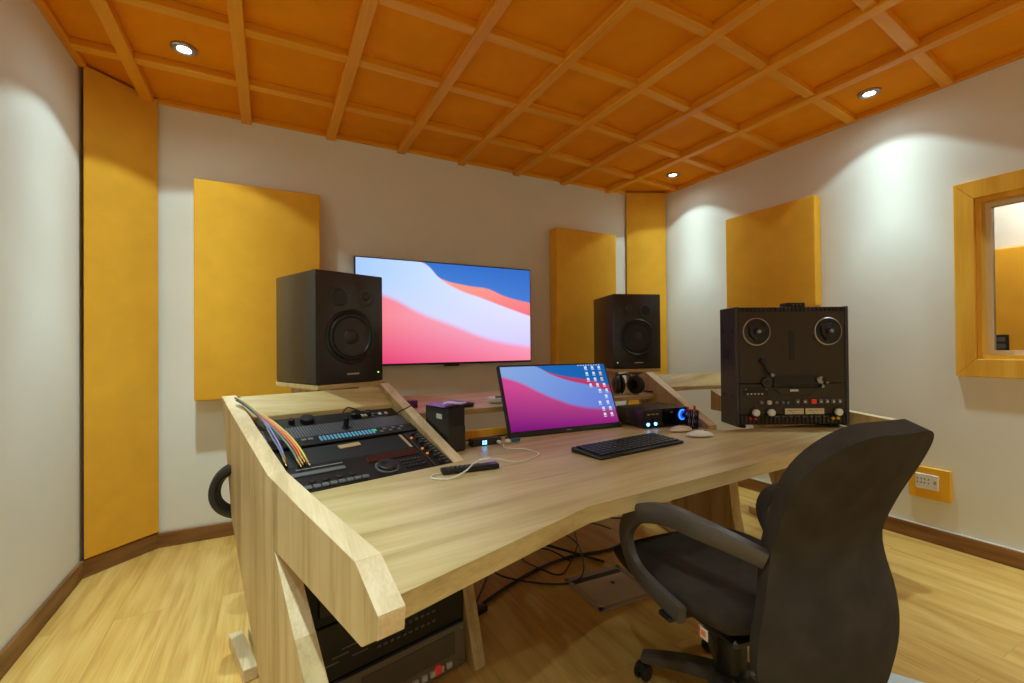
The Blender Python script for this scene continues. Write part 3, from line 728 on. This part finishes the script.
m = MB()
for i in range(5): m.box((FX(.10+i*.032), f-.009, FZ(.272)), (.009, .006, .009), M['meter'], .001)
for u in (.085, .265): m.box((FX(u), f-.009, FZ(.312)), (.008, .006, .008), M['mid'], .001)
m.build('counter_keys', c)
m = MB()
for i in range(6): m.box((FX(.84+i*.014), f-.0045, FZ(.268)), (.006, .001, .006), M['mid'])
m.build('model_mark', deck)
for i, u in enumerate((.535, .60, .68, .74, .795, .85, .905)):
    MB().box((FX(u), f-.010, FZ(.205)), (DW*.042, .010, DH*.038), M['redb'] if i == 2 else M['grey'], .002).build('transport_key', deck)
m = MB()
for i in range(7):
    u = (.535, .60, .68, .74, .795, .85, .905)[i]
    if i != 2: m.box((FX(u), f-.0155, FZ(.205)), (.009, .001, .009), M['lt'])
m.build('key_symbols', deck)
for u, r in ((.215, .009), (.285, .012), (.35, .008), (.405, .008), (.445, .008)):
    MB().cyl((FX(u), f-.012, FZ(.20)), r, .016, M['lt'] if r > .01 else M['mid'], 'Y', 16, .002).build('toggle', deck)
for u in (.16, .295, .885):
    m = MB(); m.cyl((FX(u), f-.010, FZ(.118)), .025, .012, M['black'], 'Y', 28, .002); m.cyl((FX(u), f-.02, FZ(.118)), .0185, .024, M['white'], 'Y', 28, .003); m.build('level_knob', deck)
for u0 in (.425, .605):
    m = MB(); m.span((FX(u0-.01), f-.009, FZ(.093)), (FX(u0+.175), f-.004, FZ(.155)), M['black'], .002); vu = m.build('meter_frame', deck)
    m = MB(); m.span((FX(u0), f-.011, FZ(.10)), (FX(u0+.165), f-.008, FZ(.148)), M['meter'], .001); m.build('meter_dial', vu)
    m = MB(); m.span((FX(u0+.02), f-.0125, FZ(.132)), (FX(u0+.105), f-.0112, FZ(.1345)), M['dgrey']); m.span((FX(u0+.105), f-.0125, FZ(.132)), (FX(u0+.15), f-.0112, FZ(.1345)), M['red'])
    m.tube([(FX(u0+.085), f-.012, FZ(.102)), (FX(u0+.03), f-.012, FZ(.138))], .0008, M['black'], 5, 1); m.build('meter_scale', vu)
m = MB()
for u in (.12, .165): m.cyl((FX(u), f-.010, FZ(.045+.02)), .007, .012, M['red'], 'Y', 14)
m.build('red_jacks', deck)
m = MB()
for u in (.845, .89): m.cyl((FX(u), f-.010, FZ(.065)), .0075, .012, M['yellowp'], 'Y', 14)
m.build('yellow_jacks', deck)
m = MB()
for i in range(9): m.box((FX(.30+i*.06), f-.0075, FZ(.08)), (.02, .001, .003), M['mid'])
m.build('lettering', deck)
# little box on top of it
tb = thing('small_box', 'small dark box on top of the reel tape machine', 'box', deck.matrix_basis @ Vector((.07, .02, DH0+DH+.0035)), -28)
MB().box((0, 0, .014), (.10, .07, .026), M['black'], .004, seg=2).build('case', tb)
m = MB()
for i in range(3): m.cyl((-.015+i*.02, -.036, .014), .004, .003, M['mid'], 'Y', 10)
m.build('buttons', tb)

# ------------------------------------------------------------------ black tower beside the rack, papers on it
bx_ = thing('computer_tower', 'small black tower with a white sticker beside the sloping rack', 'computer', Dp((.600, 1.68, .751)), 13)
bw, bd, bh = .078*K, .16*K, .165*K
MB().box((0, 0, bh/2), (bw, bd, bh), M['black'], .003).build('case', bx_)
MB().box((0, -bd/2-.002, bh*.3), (bw*.96, .004, bh*.55), M['cab'], .001).build('front_grille', bx_)
m = MB(); m.box((-bw/2-.0006, -.025, bh*.80), (.001, .045, .022), M['lt']); m.build('sticker', bx_)
pp = thing('paper_sheets', 'purple and white papers draped on the black tower', 'papers', Dp((.600, 1.68, .751))+Vector((0, 0, bh+.001)), 13)
def sheet(name, pts, mat, th=.001):
    m = MB()
    t = bmesh.new(); rows = [[t.verts.new(p) for p in r_] for r_ in pts]
    for a, b in zip(rows, rows[1:]):
        for i in range(len(a)-1): t.faces.new((a[i], a[i+1], b[i+1], b[i]))
    m.take(t, mat); o = m.build(name, pp); md = o.modifiers.new('s', 'SOLIDIFY'); md.thickness = th; md.offset = 1; return o
sheet('purple_sheet', [[(-.05+.17*i/5, -.07+.16*j/4, .002+.012*math.sin(i*1.2)**2*(1 if 1 < i < 5 else .3)) for i in range(6)] for j in range(5)], M['purple'])
sheet('white_sheet', [[(-.06+.12*i/5+.02*j, -.075+.05*j/2, .017+.006*math.sin(i*1.1+.5)) for i in range(6)] for j in range(3)], M['paper'])
# items on the rear shelf
zs = .8722
m = MB(); m.box((0, 0, .02), (.075, .05, .04), plain('plum_case', (96, 24, 90), .45), .006, seg=2); o = m.build('small_case'); o.location = Dp((.555, 2.02, zs)); tag(o, 'small plum-coloured case on the shelf behind the rack', 'case')
m = MB(); m.box((0, 0, .011), (.13, .08, .02), M['matte'], .004); o = m.build('card_wallet'); o.location = Dp((.76, 1.93, zs)); o.rotation_euler = (0, 0, R(8)); tag(o, 'flat black wallet on the shelf behind the black tower', 'wallet')
m = MB(); m.box((0, 0, .016), (.13, .09, .028), M['white'], .008, seg=2); m.box((0, -.03, .034), (.06, .02, .01), M['grey'], .003); o = m.build('router'); o.location = Dp((.99, 1.98, zs)); o.rotation_euler = (0, 0, R(-20)); tag(o, 'white plastic router on the shelf half behind the screen', 'router')

# ------------------------------------------------------------------ tilted monitor
P0, P1 = Dp((.903, 1.714, .7525)), Dp((1.50, 1.687, .7525)); T0, T1 = Dp((.903, 1.862, 1.0555)), Dp((1.50, 1.80, 1.0605))
mid = (P0+P1)/2; xw = (P1-P0); MWd = xw.length; ang = math.degrees(math.atan2(xw.y, xw.x)); upv = ((T0+T1)/2-mid); MH = upv.length; lean = math.degrees(math.atan2(math.hypot(upv.x, upv.y), upv.z))
mon = thing('desktop_monitor', 'thin black monitor leaning back on the desk with pink and blue waves', 'monitor', mid, ang)
TM = Matrix.Rotation(R(-lean), 4, 'X')
def tilt(o): o.rotation_euler = (R(-lean), 0, 0); return o
hs = tilt(MB().box((0, .011, MH/2), (MWd, .022, MH), M['black'], .004).build('housing', mon))
m = MB(); b0 = .028; m.quad_uv([(-MWd/2+.012, -.0008, b0), (MWd/2-.012, -.0008, b0), (MWd/2-.012, -.0008, MH-.01), (-MWd/2+.012, -.0008, MH-.01)], M['mon_pic']); scr = tilt(m.build('screen', mon, smooth=0))
ico = glow('desktop_icon_light', (216, 226, 245), .95); ico2 = glow('desktop_icon_warm', (236, 200, 130), .9)
sw_, sh_ = MWd-.024, MH-.038
def icon(u, v, mt): m = MB(); m.box((-MWd/2+.012+u*sw_, -.0014, b0+v*sh_), (.016, .001, .015), mt); m.box((-MWd/2+.012+u*sw_, -.0014, b0+v*sh_-.013), (.020, .001, .003), ico); m.build('desktop_icon', scr)
for j, row in enumerate(((.80, .87, .94), (.80, .87, .94), (.80, .87, .94), (.81, .88, .95), (.89, .96), (.94,), (.86, .94), (.88, .95), (.88, .95))):
    for u in row: icon(u, .945-.1*j, ico2 if (j in (1, 2) and u > .93) else ico)
m = MB()
for i in range(9): m.box((-MWd/2+.012+(.73+i*.027)*sw_, -.0014, b0+.988*sh_), (.009, .001, .004), ico)
m.build('menu_bar_marks', scr)
m = MB(); m.box((0, -.0014, .013), (.028, .001, .006), M['mid']); tilt(m.build('name_mark', mon))
# rear stand wedge
m = MB(); yb = MH*math.sin(R(lean))
m.prism([(-.09, .03, .002), (-.09, .116, .002), (-.09, .085, .12), (-.09, .078, .12)], (.18, 0, 0), M['matte'], .004); m.build('stand', mon)

# ------------------------------------------------------------------ keyboard, interface, mice, cup ...
kb = thing('keyboard', 'slim dark keyboard on the desk in front of the monitor', 'keyboard', Dp((1.225, 1.335, .7508)), 6)
kw, kd = .465*K, .155*K
m = MB(); m.prism([(-kw/2, -kd/2, 0), (-kw/2, kd/2, 0), (-kw/2, kd/2, .022), (-kw/2, -kd/2, .012)], (kw, 0, 0), M['dgrey'], .004); m.build('body', kb)
slope = math.atan2(.010, kd); km = Matrix.Translation((0, -kd/2, .012)) @ Matrix.Rotation(slope, 4, 'X')
for r_ in range(6):
    m = MB(); n = 16; kwid = (kw-.03)/n*.98
    for i in range(n):
        pass
        m.box((-kw/2+.016+(i+.5)*(kw-.032)/n, .014+(r_+.5)*(kd-.026)/6, .003), ((kw-.032)/n*.84, (kd-.026)/6*.8, .006), M['black'], .0012, km)
    m.build('key_row', kb)
m = MB(); m.box((-kw/2+.03, kd-.008, .0012), (.012, .004, .002), M['yellowp'], 0, km); m.build('badge', kb)

it = thing('audio_interface', 'black audio interface with glowing blue knob and lights', 'audio interface', Dp((1.690, 1.682, .7508)), -2.5)
iw, idp, ih = .285*K, .20*K, .085*K
MB().box((0, 0, .006+ih/2), (iw, idp, ih-.006), M['cab'], .003).build('case', it)
MB().box((0, -idp/2-.003, .006+ih/2), (iw, .006, ih-.004), plain('gloss_front', (8, 8, 12), .12), .002).build('front_panel', it)
for x in (-1, 1):
    for y in (-1, 1): MB().cyl((x*iw*.42, y*idp*.38, .004), .012, .008, M['rubber']).build('foot', it)
m = MB(); m.lathe([(.024, 0), (.026, .006), (.020, .012), (0, .012)], M['dgrey'], Matrix.Translation((iw*.34, -idp/2-.006, ih*.62)) @ Matrix.Rotation(R(90), 4, 'X')); kn = m.build('volume_knob', it)
m = MB(); m.lathe([(.016, .0125), (.026, .0075), (.030, .0035)], M['blue_glow'], Matrix.Translation((iw*.34, -idp/2-.006, ih*.62)) @ Matrix.Rotation(R(90), 4, 'X')); m.build('knob_light', kn)
for x in (-.42, -.26): MB().cyl((iw*x, -idp/2-.008, ih*.24), .0085, .006, M['blue_led'], 'Y', 14).build('blue_lamp', it)
m = MB()
for i in range(3): m.box((iw*(-.40+i*.09), -idp/2-.0065, ih*.78), (.02, .001, .006), M['tan'])
m.box((iw*.1, -idp/2-.0065, ih*.8), (.02, .001, .005), M['mid']); m.build('lettering', it)

cu = thing('pen_cup', 'dark wire mesh pen cup beside the audio interface', 'cup', Dp((1.764, 1.50, .7508)))
r0 = .036; hc_ = .092
m = MB()
for i in range(22):
    a = 2*PI*i/22
    m.tube([(r0*.9*math.cos(a), r0*.9*math.sin(a), .003), (r0*math.cos(a+.35), r0*math.sin(a+.35), hc_)], .0017, M['mesh_net'], 5, 1)
    m.tube([(r0*.9*math.cos(a), r0*.9*math.sin(a), .003), (r0*math.cos(a-.35), r0*math.sin(a-.35), hc_)], .0017, M['mesh_net'], 5, 1)
m.build('mesh_wall', cu)
m = MB(); m.tube([(r0*math.cos(2*PI*i/16), r0*math.sin(2*PI*i/16), hc_) for i in range(16)], .0028, M['black'], 8, 2, closed=True); m.build('rim', cu)
m = MB(); m.cyl((0, 0, .0025), r0*.92, .004, M['black']); m.build('base', cu)
for dx, lx, lab in ((-.012, -.010, 'red-capped pen on the left in the mesh pen cup'), (.010, .016, 'red-capped pen on the right in the mesh pen cup')):
    p = thing('pen', lab, 'pen', cu.location+Vector((dx, 0, .0055)), 0, 'pens in the mesh cup')
    m = MB(); m.tube([(0, 0, .001), (lx, .004, .085)], .004, M['white'], 8, 1); m.build('barrel', p)
    m = MB(); m.tube([(lx, .004, .086), (lx*1.28, .005, .112)], .0062, M['red'], 10, 1); m.build('cap', p)
def mouse(loc, rz, label, mat):
    root = thing('computer_mouse', label, 'mouse', loc, rz, 'pale mice beside the keyboard')
    t = bmesh.new(); bmesh.ops.create_uvsphere(t, u_segments=24, v_segments=12, radius=1)
    for v in t.verts:
        if v.co.z < 0: v.co.z *= .12
        v.co.x *= 1+.0*v.co.y
    m = MB(); m.take(t, mat, Matrix.Translation((0, 0, .005)) @ Matrix.Diagonal((.068, .033, .024, 1))); m.build('shell', root, 60)
    m = MB(); m.cyl((.03, 0, .025), .006, .005, M['grey'], 'Y', 12); m.build('wheel', root)
mouse(Dp((1.655, 1.468, .7512)), -8, 'cream mouse closest to the audio interface', M['cream'])
mouse(Dp((1.63, 1.345, .7512)), -25, 'white mouse nearer the front edge of the desk', M['white'])

# headphones on the right end of the rear shelf
hp = thing('headphones', 'black headphones lying on the shelf below the right speaker', 'headphones', Dp((1.792, 1.93, zs+.0005)), -8)
for sx in (-1, 1):
    mt = Matrix.Translation((sx*.05-.03, -.02*sx, .050)) @ Matrix.Rotation(R(15*sx), 4, 'Z') @ Matrix.Rotation(R(90), 4, 'Y')
    m = MB(); m.lathe([(0, -.016), (.040, -.016), (.049, -.008), (.049, .004), (.042, .012), (.02, .016), (0, .016)], M['rubber'], mt, 28); cup = m.build('ear_cup', hp)
    m = MB(); m.lathe([(.046, sx*-.016), (.048, sx*-.026), (.036, sx*-.034), (.024, sx*-.028), (.024, sx*-.018)], M['cushion'], mt, 28); m.build('ear_pad', hp)
m = MB(); m.tube([(-.09, .01, .055), (-.06, .06, .085), (0, .085, .10), (.04, .06, .095), (.04, -.01, .06)], 1, M['black'], sect=(.014, .005, (0, 0, 1)), n=6); m.build('headband', hp)
m = MB(); m.tube([(.03, -.03, .02), (.08, -.04, .012), (.13, -.02, .006), (.17, -.035, .005), (.2, -.02, .005)], .004, M['black'], 8, 6); m.build('lead', hp); hp.scale = (1.18, 1.18, 1.18)

# remote control with a white lead across it
rm = thing('remote_control', 'long black remote control at the front of the rack', 'remote control', Dp((.563, 1.342, .7508)), -6)
MB().box((0, 0, .0105), (.215, .042, .018), M['black'], .006, seg=3).build('case', rm)
m = MB()
for i in range(8):
    for j in range(3): m.box((-.085+i*.017, -.011+j*.011, .0205), (.010, .006, .003), M['grey'], .001)
m.build('buttons', rm)
MB().box((.085, 0, .0197), (.04, .034, .002), plain('violet_sticker', (70, 58, 110), .4)).build('label_panel', rm)
def TP(x, y, z=.7535): return Dp((x, y, z))
cable('white_cable', 'white charging cable looped over the remote control', [TP(.815, 1.605, .757), TP(.805, 1.56), TP(.86, 1.50), TP(.86, 1.41), TP(.75, 1.35), TP(.66, 1.345, .775), TP(.60, 1.355, .778), TP(.645, 1.365, .778), TP(.58, 1.34, .776), TP(.53, 1.30, .765), TP(.475, 1.285), TP(.43, 1.31), TP(.44, 1.345), TP(.47, 1.352)], .0028, M['white'])
# usb hub with plugs behind it
hb = thing('usb_hub', 'small dark hub with bright blue lights and plugs behind the desk', 'hub', Dp((.765, 1.668, .7508)), 0)
MB().box((0, 0, .016), (.15, .05, .030), M['cab'], .004).build('case', hb)
m = MB()
for x, z in ((-.02, .020), (-.008, .020), (-.02, .010), (-.008, .010)): m.box((x, -.026, z), (.008, .002, .006), M['blue_led'])
m.build('lights', hb)
for x, mt, nm in ((.055, M['white'], 'white_plug'), (.10, M['white'], 'white_plug')):
    MB().box((x, -.035, .012), (.016, .03, .014), mt, .003).build(nm, hb)
MB().box((.145, -.03, .012), (.045, .016, .016), plain('teal_plug', (30, 110, 140), .4), .003).build('teal_plug', hb)
cable('power_lead', 'dark lead curving along the desk beside the monitor foot', [TP(.885, 1.715), TP(.90, 1.74), TP(.935, 1.77), TP(.93, 1.785), TP(.89, 1.785), TP(.84, 1.78)], .004, M['black'])
cable('grey_lead', 'grey lead behind the hub on the desk', [TP(.66, 1.75), TP(.72, 1.765), TP(.78, 1.755), TP(.815, 1.76), TP(.82, 1.755)], .004, M['grey'])

# coil of cable hung behind the left panel
cp = thing('cable_coil', 'coil of thick black cable hanging behind the left desk panel', 'cable', Dp((-.085, 1.86, .66)), 0)
m = MB()
for k in range(5):
    ro = .092+.005*math.sin(k*2.1); m.tube([(ro*math.cos(2*PI*i/20), -.012*k+.004*math.sin(i), ro*math.sin(2*PI*i/20)) for i in range(20)], .016, M['rubber'], 10, 2, closed=True)
m.build('coils', cp)
MB().box((0, -.03, .092), (.022, .08, .034), M['black'], .004).build('strap', cp)

# ------------------------------------------------------------------ wall socket
so = thing('wall_socket', 'white power socket on a yellow plate low on the right wall', 'socket', (XR, 1.171, .25), -90)
MB().box((0, -.011, .09), (.187, .022, .178), M['yellowp'], .003).build('mounting_plate', so)
MB().box((-.008, -.026, .098), (.105, .010, .086), M['white'], .003).build('face_plate', so)
m = MB()
for x in (-.035, -.002):
    for dx, dz in ((-.009, .012), (.009, .012), (-.009, -.01), (.009, -.01)): m.box((x+dx-.006, -.0315, .10+dz), (.005, .001, .008), M['black'])
m.build('socket_holes', so)
MB().box((.030, -.032, .10), (.012, .003, .02), M['tan'], .001).build('rocker', so)

# ------------------------------------------------------------------ floor hatch and leads
hc_ = thing('floor_hatch', 'square grey cable hatch let into the floor under the desk', 'floor hatch', (1.42, 1.69, 0), -3)
m = MB(); 
for a, b in (((-.165, -.15), (.165, -.125)), ((-.165, .125), (.165, .15)), ((-.165, -.15), (-.14, .15)), ((.14, -.15), (.165, .15))): m.span((*a, .0005), (*b, .006), M['hatch2'], .001)
m.build('frame', hc_)
MB().span((-.138, -.123, .0005), (.138, .085, .0045), M['hatch'], .001).build('lid', hc_)
MB().span((-.138, .09, .0005), (.138, .123, .003), M['dgrey'], .001).build('cable_slot', hc_)
MB().cyl((.03, .02, .005), .010, .002, M['dgrey']).build('lid_screw', hc_)
G = lambda x, y, z=.007: (x, y, z)
cable('floor_cable', 'thick black cable running along the floor from the rack to the hatch', [G(.74, 1.80), G(.95, 1.90), G(1.2, 1.99), G(1.42, 2.02), G(1.7, 1.99), G(1.95, 2.1)], .008, M['rubber'])
cable('floor_cable', 'black cable crossing diagonally above the hatch', [G(1.25, 2.36, .02), G(1.33, 2.22, .03), G(1.42, 2.06, .027), G(1.52, 1.93, .010), G(1.545, 1.885, .010)], .007, M['rubber'])
cable('floor_cable', 'thin cable looping wide on the floor beyond the hatch', [G(.80, 1.86, .006), G(.98, 2.1, .006), G(1.10, 2.3, .006), G(1.02, 2.2, .005), G(1.0, 2.0, .018), G(1.2, 1.83, .005), G(1.36, 1.83, .005), G(1.52, 2.08, .028), G(1.55, 2.35, .006), G(1.45, 2.55, .006)], .0045, M['rubber'])
cable('floor_cable', 'thin cable curling up to the right of the hatch', [G(1.40, 2.2, .018), G(1.42, 2.45, .006), G(1.6, 2.62, .006), G(1.85, 2.5, .006), G(1.98, 2.35, .006), G(2.05, 2.3, .006)], .0045, M['rubber'])
cable('floor_cable', 'thin cable making two small loops just left of the hatch', [G(x, y, .006 if i % 3 else .02) for i, (x, y) in enumerate([(1.84, 2.18), (1.81, 2.34), (1.67, 2.31), (1.53, 2.1), (1.39, 1.97), (1.27, 1.89), (1.2, 1.97), (1.19, 2.13), (1.27, 2.22), (1.35, 2.13), (1.40, 1.99)])], .004, M['rubber'])
cable('floor_cable', 'thin black lead lying loose near the desk leg', [G(.77, 1.92, .005), G(.93, 2.25, .005), G(1.08, 2.55, .005), G(1.12, 2.7, .005)], .0045, M['rubber'])
m = MB(); m.box((0, 0, .013), (.07, .04, .024), M["black"], .005, seg=2); m.cyl((.037, 0, .013), .004, .006, M['steel'], 'X', 10); o = m.build('power_adapter'); o.location = (.79, 1.80, .0); o.rotation_euler = (0, 0, R(20)); tag(o, 'black power brick on the floor beside the desk leg', 'adapter')
m = MB(); m.box((0, 0, .002), (.22, .16, .004), M['mat_grey'], .001); o = m.build('paper_sheet'); o.location = (1.815, .70, 0); o.rotation_euler = (0, 0, R(28)); tag(o, 'pale grey sheet on the floor behind the chair', 'sheet')

# ------------------------------------------------------------------ office chair
FA = 82
ch = thing('office_chair', 'black fabric office chair with loop armrests facing the desk', 'office chair', (1.283, .948, 0), FA-90)
# local: x right, y forward
def lerp(tab, v):
    n = len(tab)
    for i in range(n-1):
        (a, x), (b, y) = tab[i], tab[i+1]
        if v <= b+1e-9:
            h_ = b-a; f_ = (v-a)/h_
            d0 = (y-tab[i-1][1])/(b-tab[i-1][0]) if i > 0 else (y-x)/h_
            d1 = (tab[i+2][1]-x)/(tab[i+2][0]-a) if i+2 < n else (y-x)/h_
            return (2*f_**3-3*f_**2+1)*x+(f_**3-2*f_**2+f_)*h_*d0+(3*f_**2-2*f_**3)*y+(f_**3-f_**2)*h_*d1
    return tab[-1][1]
BW = [(0, .236), (.14, .243), (.26, .236), (.40, .208), (.52, .192), (.64, .192), (.78, .204), (.9, .212), (1, .214)]
BY = [(0, -.355), (.15, -.372), (.3, -.362), (.45, -.338), (.55, -.335), (.7, -.372), (.85, -.422), (1, -.468)]
Z0, Z1 = .285, .962
def back(name, off, shrink, th, mat, yoff):
    t = bmesh.new(); NV, NU = 36, 20; rows = []
    for j in range(NV+1):
        v = .5-.5*math.cos(PI*j/NV); wv = lerp(BW, v)*shrink; row = []
        for dd, rc in ((v*(Z1-Z0), .12), ((1-v)*(Z1-Z0), .15)):
            if dd < rc: wv -= rc-math.sqrt(max(0, rc*rc-(rc-dd)**2))
        for i in range(NU+1):
            u = -1+2*i/NU
            x = wv*u; y = lerp(BY, v)+.055*(x/.21)**2*(1-.25*v)+yoff; z = Z0+(Z1-Z0)*v
            row.append(t.verts.new((x, y, z)))
        rows.append(row)
    for a, b in zip(rows, rows[1:]):
        for i in range(NU): t.faces.new((a[i], a[i+1], b[i+1], b[i]))
    m = MB(); m.take(t, mat); o = m.build(name, ch, 179)
    md = o.modifiers.new('thick', 'SOLIDIFY'); md.thickness = th; md.offset = 0
    bv = o.modifiers.new('round', 'BEVEL'); bv.width = th*.46; bv.segments = 6; bv.limit_method = 'ANGLE'; bv.angle_limit = R(40)
    return o
back('backrest', 0, 1, .05, M['cushion'], 0)
# seat cushion
def cushion():
    t = bmesh.new(); NX, NY = 20, 20; topv = []; botv = []
    def edge(i, j):
        a = -1+2*i/NX; b = -1+2*j/NY
        # squircle
        x = a*math.sqrt(max(0, 1-.28*b*b)); y = b*math.sqrt(max(0, 1-.28*a*a)); return x, y
    for j in range(NY+1):
        rt_, rb = [], []
        for i in range(NX+1):
            x, y = edge(i, j); r2 = max(abs(-1+2*i/NX), abs(-1+2*j/NY))
            fall = .045*max(0, (r2-.62)/.38)**2.2
            xx = x*(.272+.014*y); yy = .042+y*.295
            zz = .475-fall-.016*(1-r2*r2)-(.022*max(0, y-.4)/.6 if y > .4 else 0)+.012*max(0, -y)
            rt_.append(t.verts.new((xx, yy, zz))); rb.append(t.verts.new((xx*.985, yy*.985, .368+.03*max(0, r2-.75)/.25)))
        topv.append(rt_); botv.append(rb)
    for j in range(NY):
        for i in range(NX):
            t.faces.new((topv[j][i], topv[j][i+1], topv[j+1][i+1], topv[j+1][i])); t.faces.new((botv[j][i], botv[j+1][i], botv[j+1][i+1], botv[j][i+1]))
    per = [(0, i) for i in range(NX)]+[(j, NX) for j in range(NY)]+[(NY, i) for i in range(NX, 0, -1)]+[(j, 0) for j in range(NY, 0, -1)]
    for (a, b), (c, d_) in zip(per, per[1:]+per[:1]): t.faces.new((topv[a][b], botv[a][b], botv[c][d_], topv[c][d_]))
    m = MB(); m.take(t, M['cushion']); o = m.build('seat', ch, 70); return o
cushion()
MB().box((0, -.02, .357), (.38, .36, .026), M['black'], .008).build('seat_pan', ch)
# armrests
for s in (-1, 1):
    x = s*.295
    pts = [(x-s*.012, -.11, .41), (x-s*.006, .03, .432), (x, .10, .47), (x, .132, .54), (x, .10, .602), (x, .025, .645), (x, -.08, .672), (x-s*.01, -.165, .672), (x-s*.045, -.235, .658), (x-s*.10, -.30, .63)]
    m = MB(); m.tube(pts, [1, 1, 1, 1.05, 1.15, 1.2, 1.2, 1.15, 1.05, .95], M['arm'], sect=(.024, .014, (s*1.0, 0, 0)), n=6); a = m.build('armrest', ch, 50)
    MB().box((s*.24, -.06, .385), (.13, .05, .014), M['black'], .003).build('arm_bracket', ch)
# base
m = MB(); m.cyl((0, 0, .335), .075, .03, M['black'], bevel=.006); m.box((0, 0, .345), (.2, .16, .03), M['black'], .006); m.build('tilt_mechanism', ch)
m = MB(); m.cyl((0, 0, .24), .026, .18, M['dgrey'], bevel=.002); m.cyl((0, 0, .15), .045, .16, M['black'], bevel=.006); m.build('gas_column', ch)
m = MB(); m.tube([(0, -.08, .345), (0, -.2, .345), (0, -.33, .37), (0, -.355, .45)], 1, M['black'], sect=(.03, .006, (1, 0, 0)), n=5); m.build('back_bar', ch)
m = MB(); m.cyl((0, 0, .095), .055, .07, M['black'], bevel=.01); hubp = m.build('base_hub', ch)
for k in range(5):
    a = R(132+72*k); dx, dy = math.cos(a), math.sin(a)
    m = MB(); m.tube([(dx*.03, dy*.03, .10), (dx*.15, dy*.15, .095), (dx*.275, dy*.275, .078)], [1.1, .95, .7], M['arm'], sect=(.030, .022, (0, 0, 1)), n=4); lg = m.build('base_leg', ch)
    m = MB(); px, py = dx*.275, dy*.275; mt = Matrix.Translation((px, py, 0)) @ Matrix.Rotation(a+R(70), 4, 'Z')
    for sgn in (-1, 1):
        m.lathe([(0, -.009), (.022, -.009), (.027, -.005), (.027, .005), (.022, .009), (0, .009)], M['rubber'], mt @ Matrix.Translation((0, sgn*.014, .0275)) @ Matrix.Rotation(R(90), 4, 'X'), 20)
    m.box((0, 0, .045), (.05, .03, .03), M['black'], .006, mt); m.cyl((px, py, .062), .009, .03, M['steel']); m.build('caster', lg)
# fabric tag below the seat and a tied white pull cord
m = MB(); m.box((-.262, -.165, .39), (.002, .03, .028), M['lt'], 0); m.box((-.2635, -.166, .391), (.001, .016, .014), M['cord_orange']); m.box((-.2635, -.153, .39), (.001, .003, .026), M['red']); m.build('maker_tag', ch)
m = MB()
for k in range(4): m.tube([(-.035+.004*k, -.19-.006*k, .245+.009*k), (.0, -.21-.004*k, .25+.008*k), (.045, -.20, .255+.008*k)], .0045, M['white'], 6, 4)
m.tube([(-.045+.016*math.cos(2*PI*i/12), -.195, .262+.02*math.sin(2*PI*i/12)) for i in range(12)], .003, M['white'], 6, 2, closed=True)
m.tube([(.0, -.2, .262), (.0, -.2, .30), (0, -.2, .345)], .003, M['white'], 6, 2); m.build('tied_cord', ch)

# ------------------------------------------------------------------ world, camera, view
wd_ = bpy.data.worlds.new('world'); bpy.context.scene.world = wd_; wd_.use_nodes = True
wd_.node_tree.nodes['Background'].inputs[0].default_value = (.9, .92, 1, 1); wd_.node_tree.nodes['Background'].inputs[1].default_value = .0
cam = bpy.data.cameras.new('camera'); co = bpy.data.objects.new('camera', cam); C.objects.link(co)
cam.sensor_width = 36; cam.sensor_fit = 'HORIZONTAL'; cam.lens = 453.818/1024*36; cam.clip_start = .02
yaw, pit, rol = .4911, .008, -.0087
fw = Vector((math.sin(yaw)*math.cos(pit), math.cos(yaw)*math.cos(pit), math.sin(pit)))
rt = Vector((math.cos(yaw), -math.sin(yaw), 0)); up = rt.cross(fw)
# roll: image x axis
rx = rt*math.cos(rol)+up*math.sin(rol); ux = -rt*math.sin(rol)+up*math.cos(rol)
mt = Matrix((rx, ux, -fw)).transposed().to_4x4(); mt.translation = (0, 0, CAMZ); co.matrix_world = mt
sc = bpy.context.scene; sc.camera = co
vs = sc.view_settings; sc.display_settings.display_device = 'sRGB'; vs.view_transform = 'Standard'; vs.look = 'None'; vs.exposure = 0; vs.gamma = 1; vs.use_curve_mapping = False
sc.cycles.max_bounces = 10; sc.cycles.diffuse_bounces = 7; sc.cycles.use_denoising = True; sc.cycles.sample_clamp_indirect = 6; sc.cycles.caustics_reflective = False; sc.cycles.caustics_refractive = False
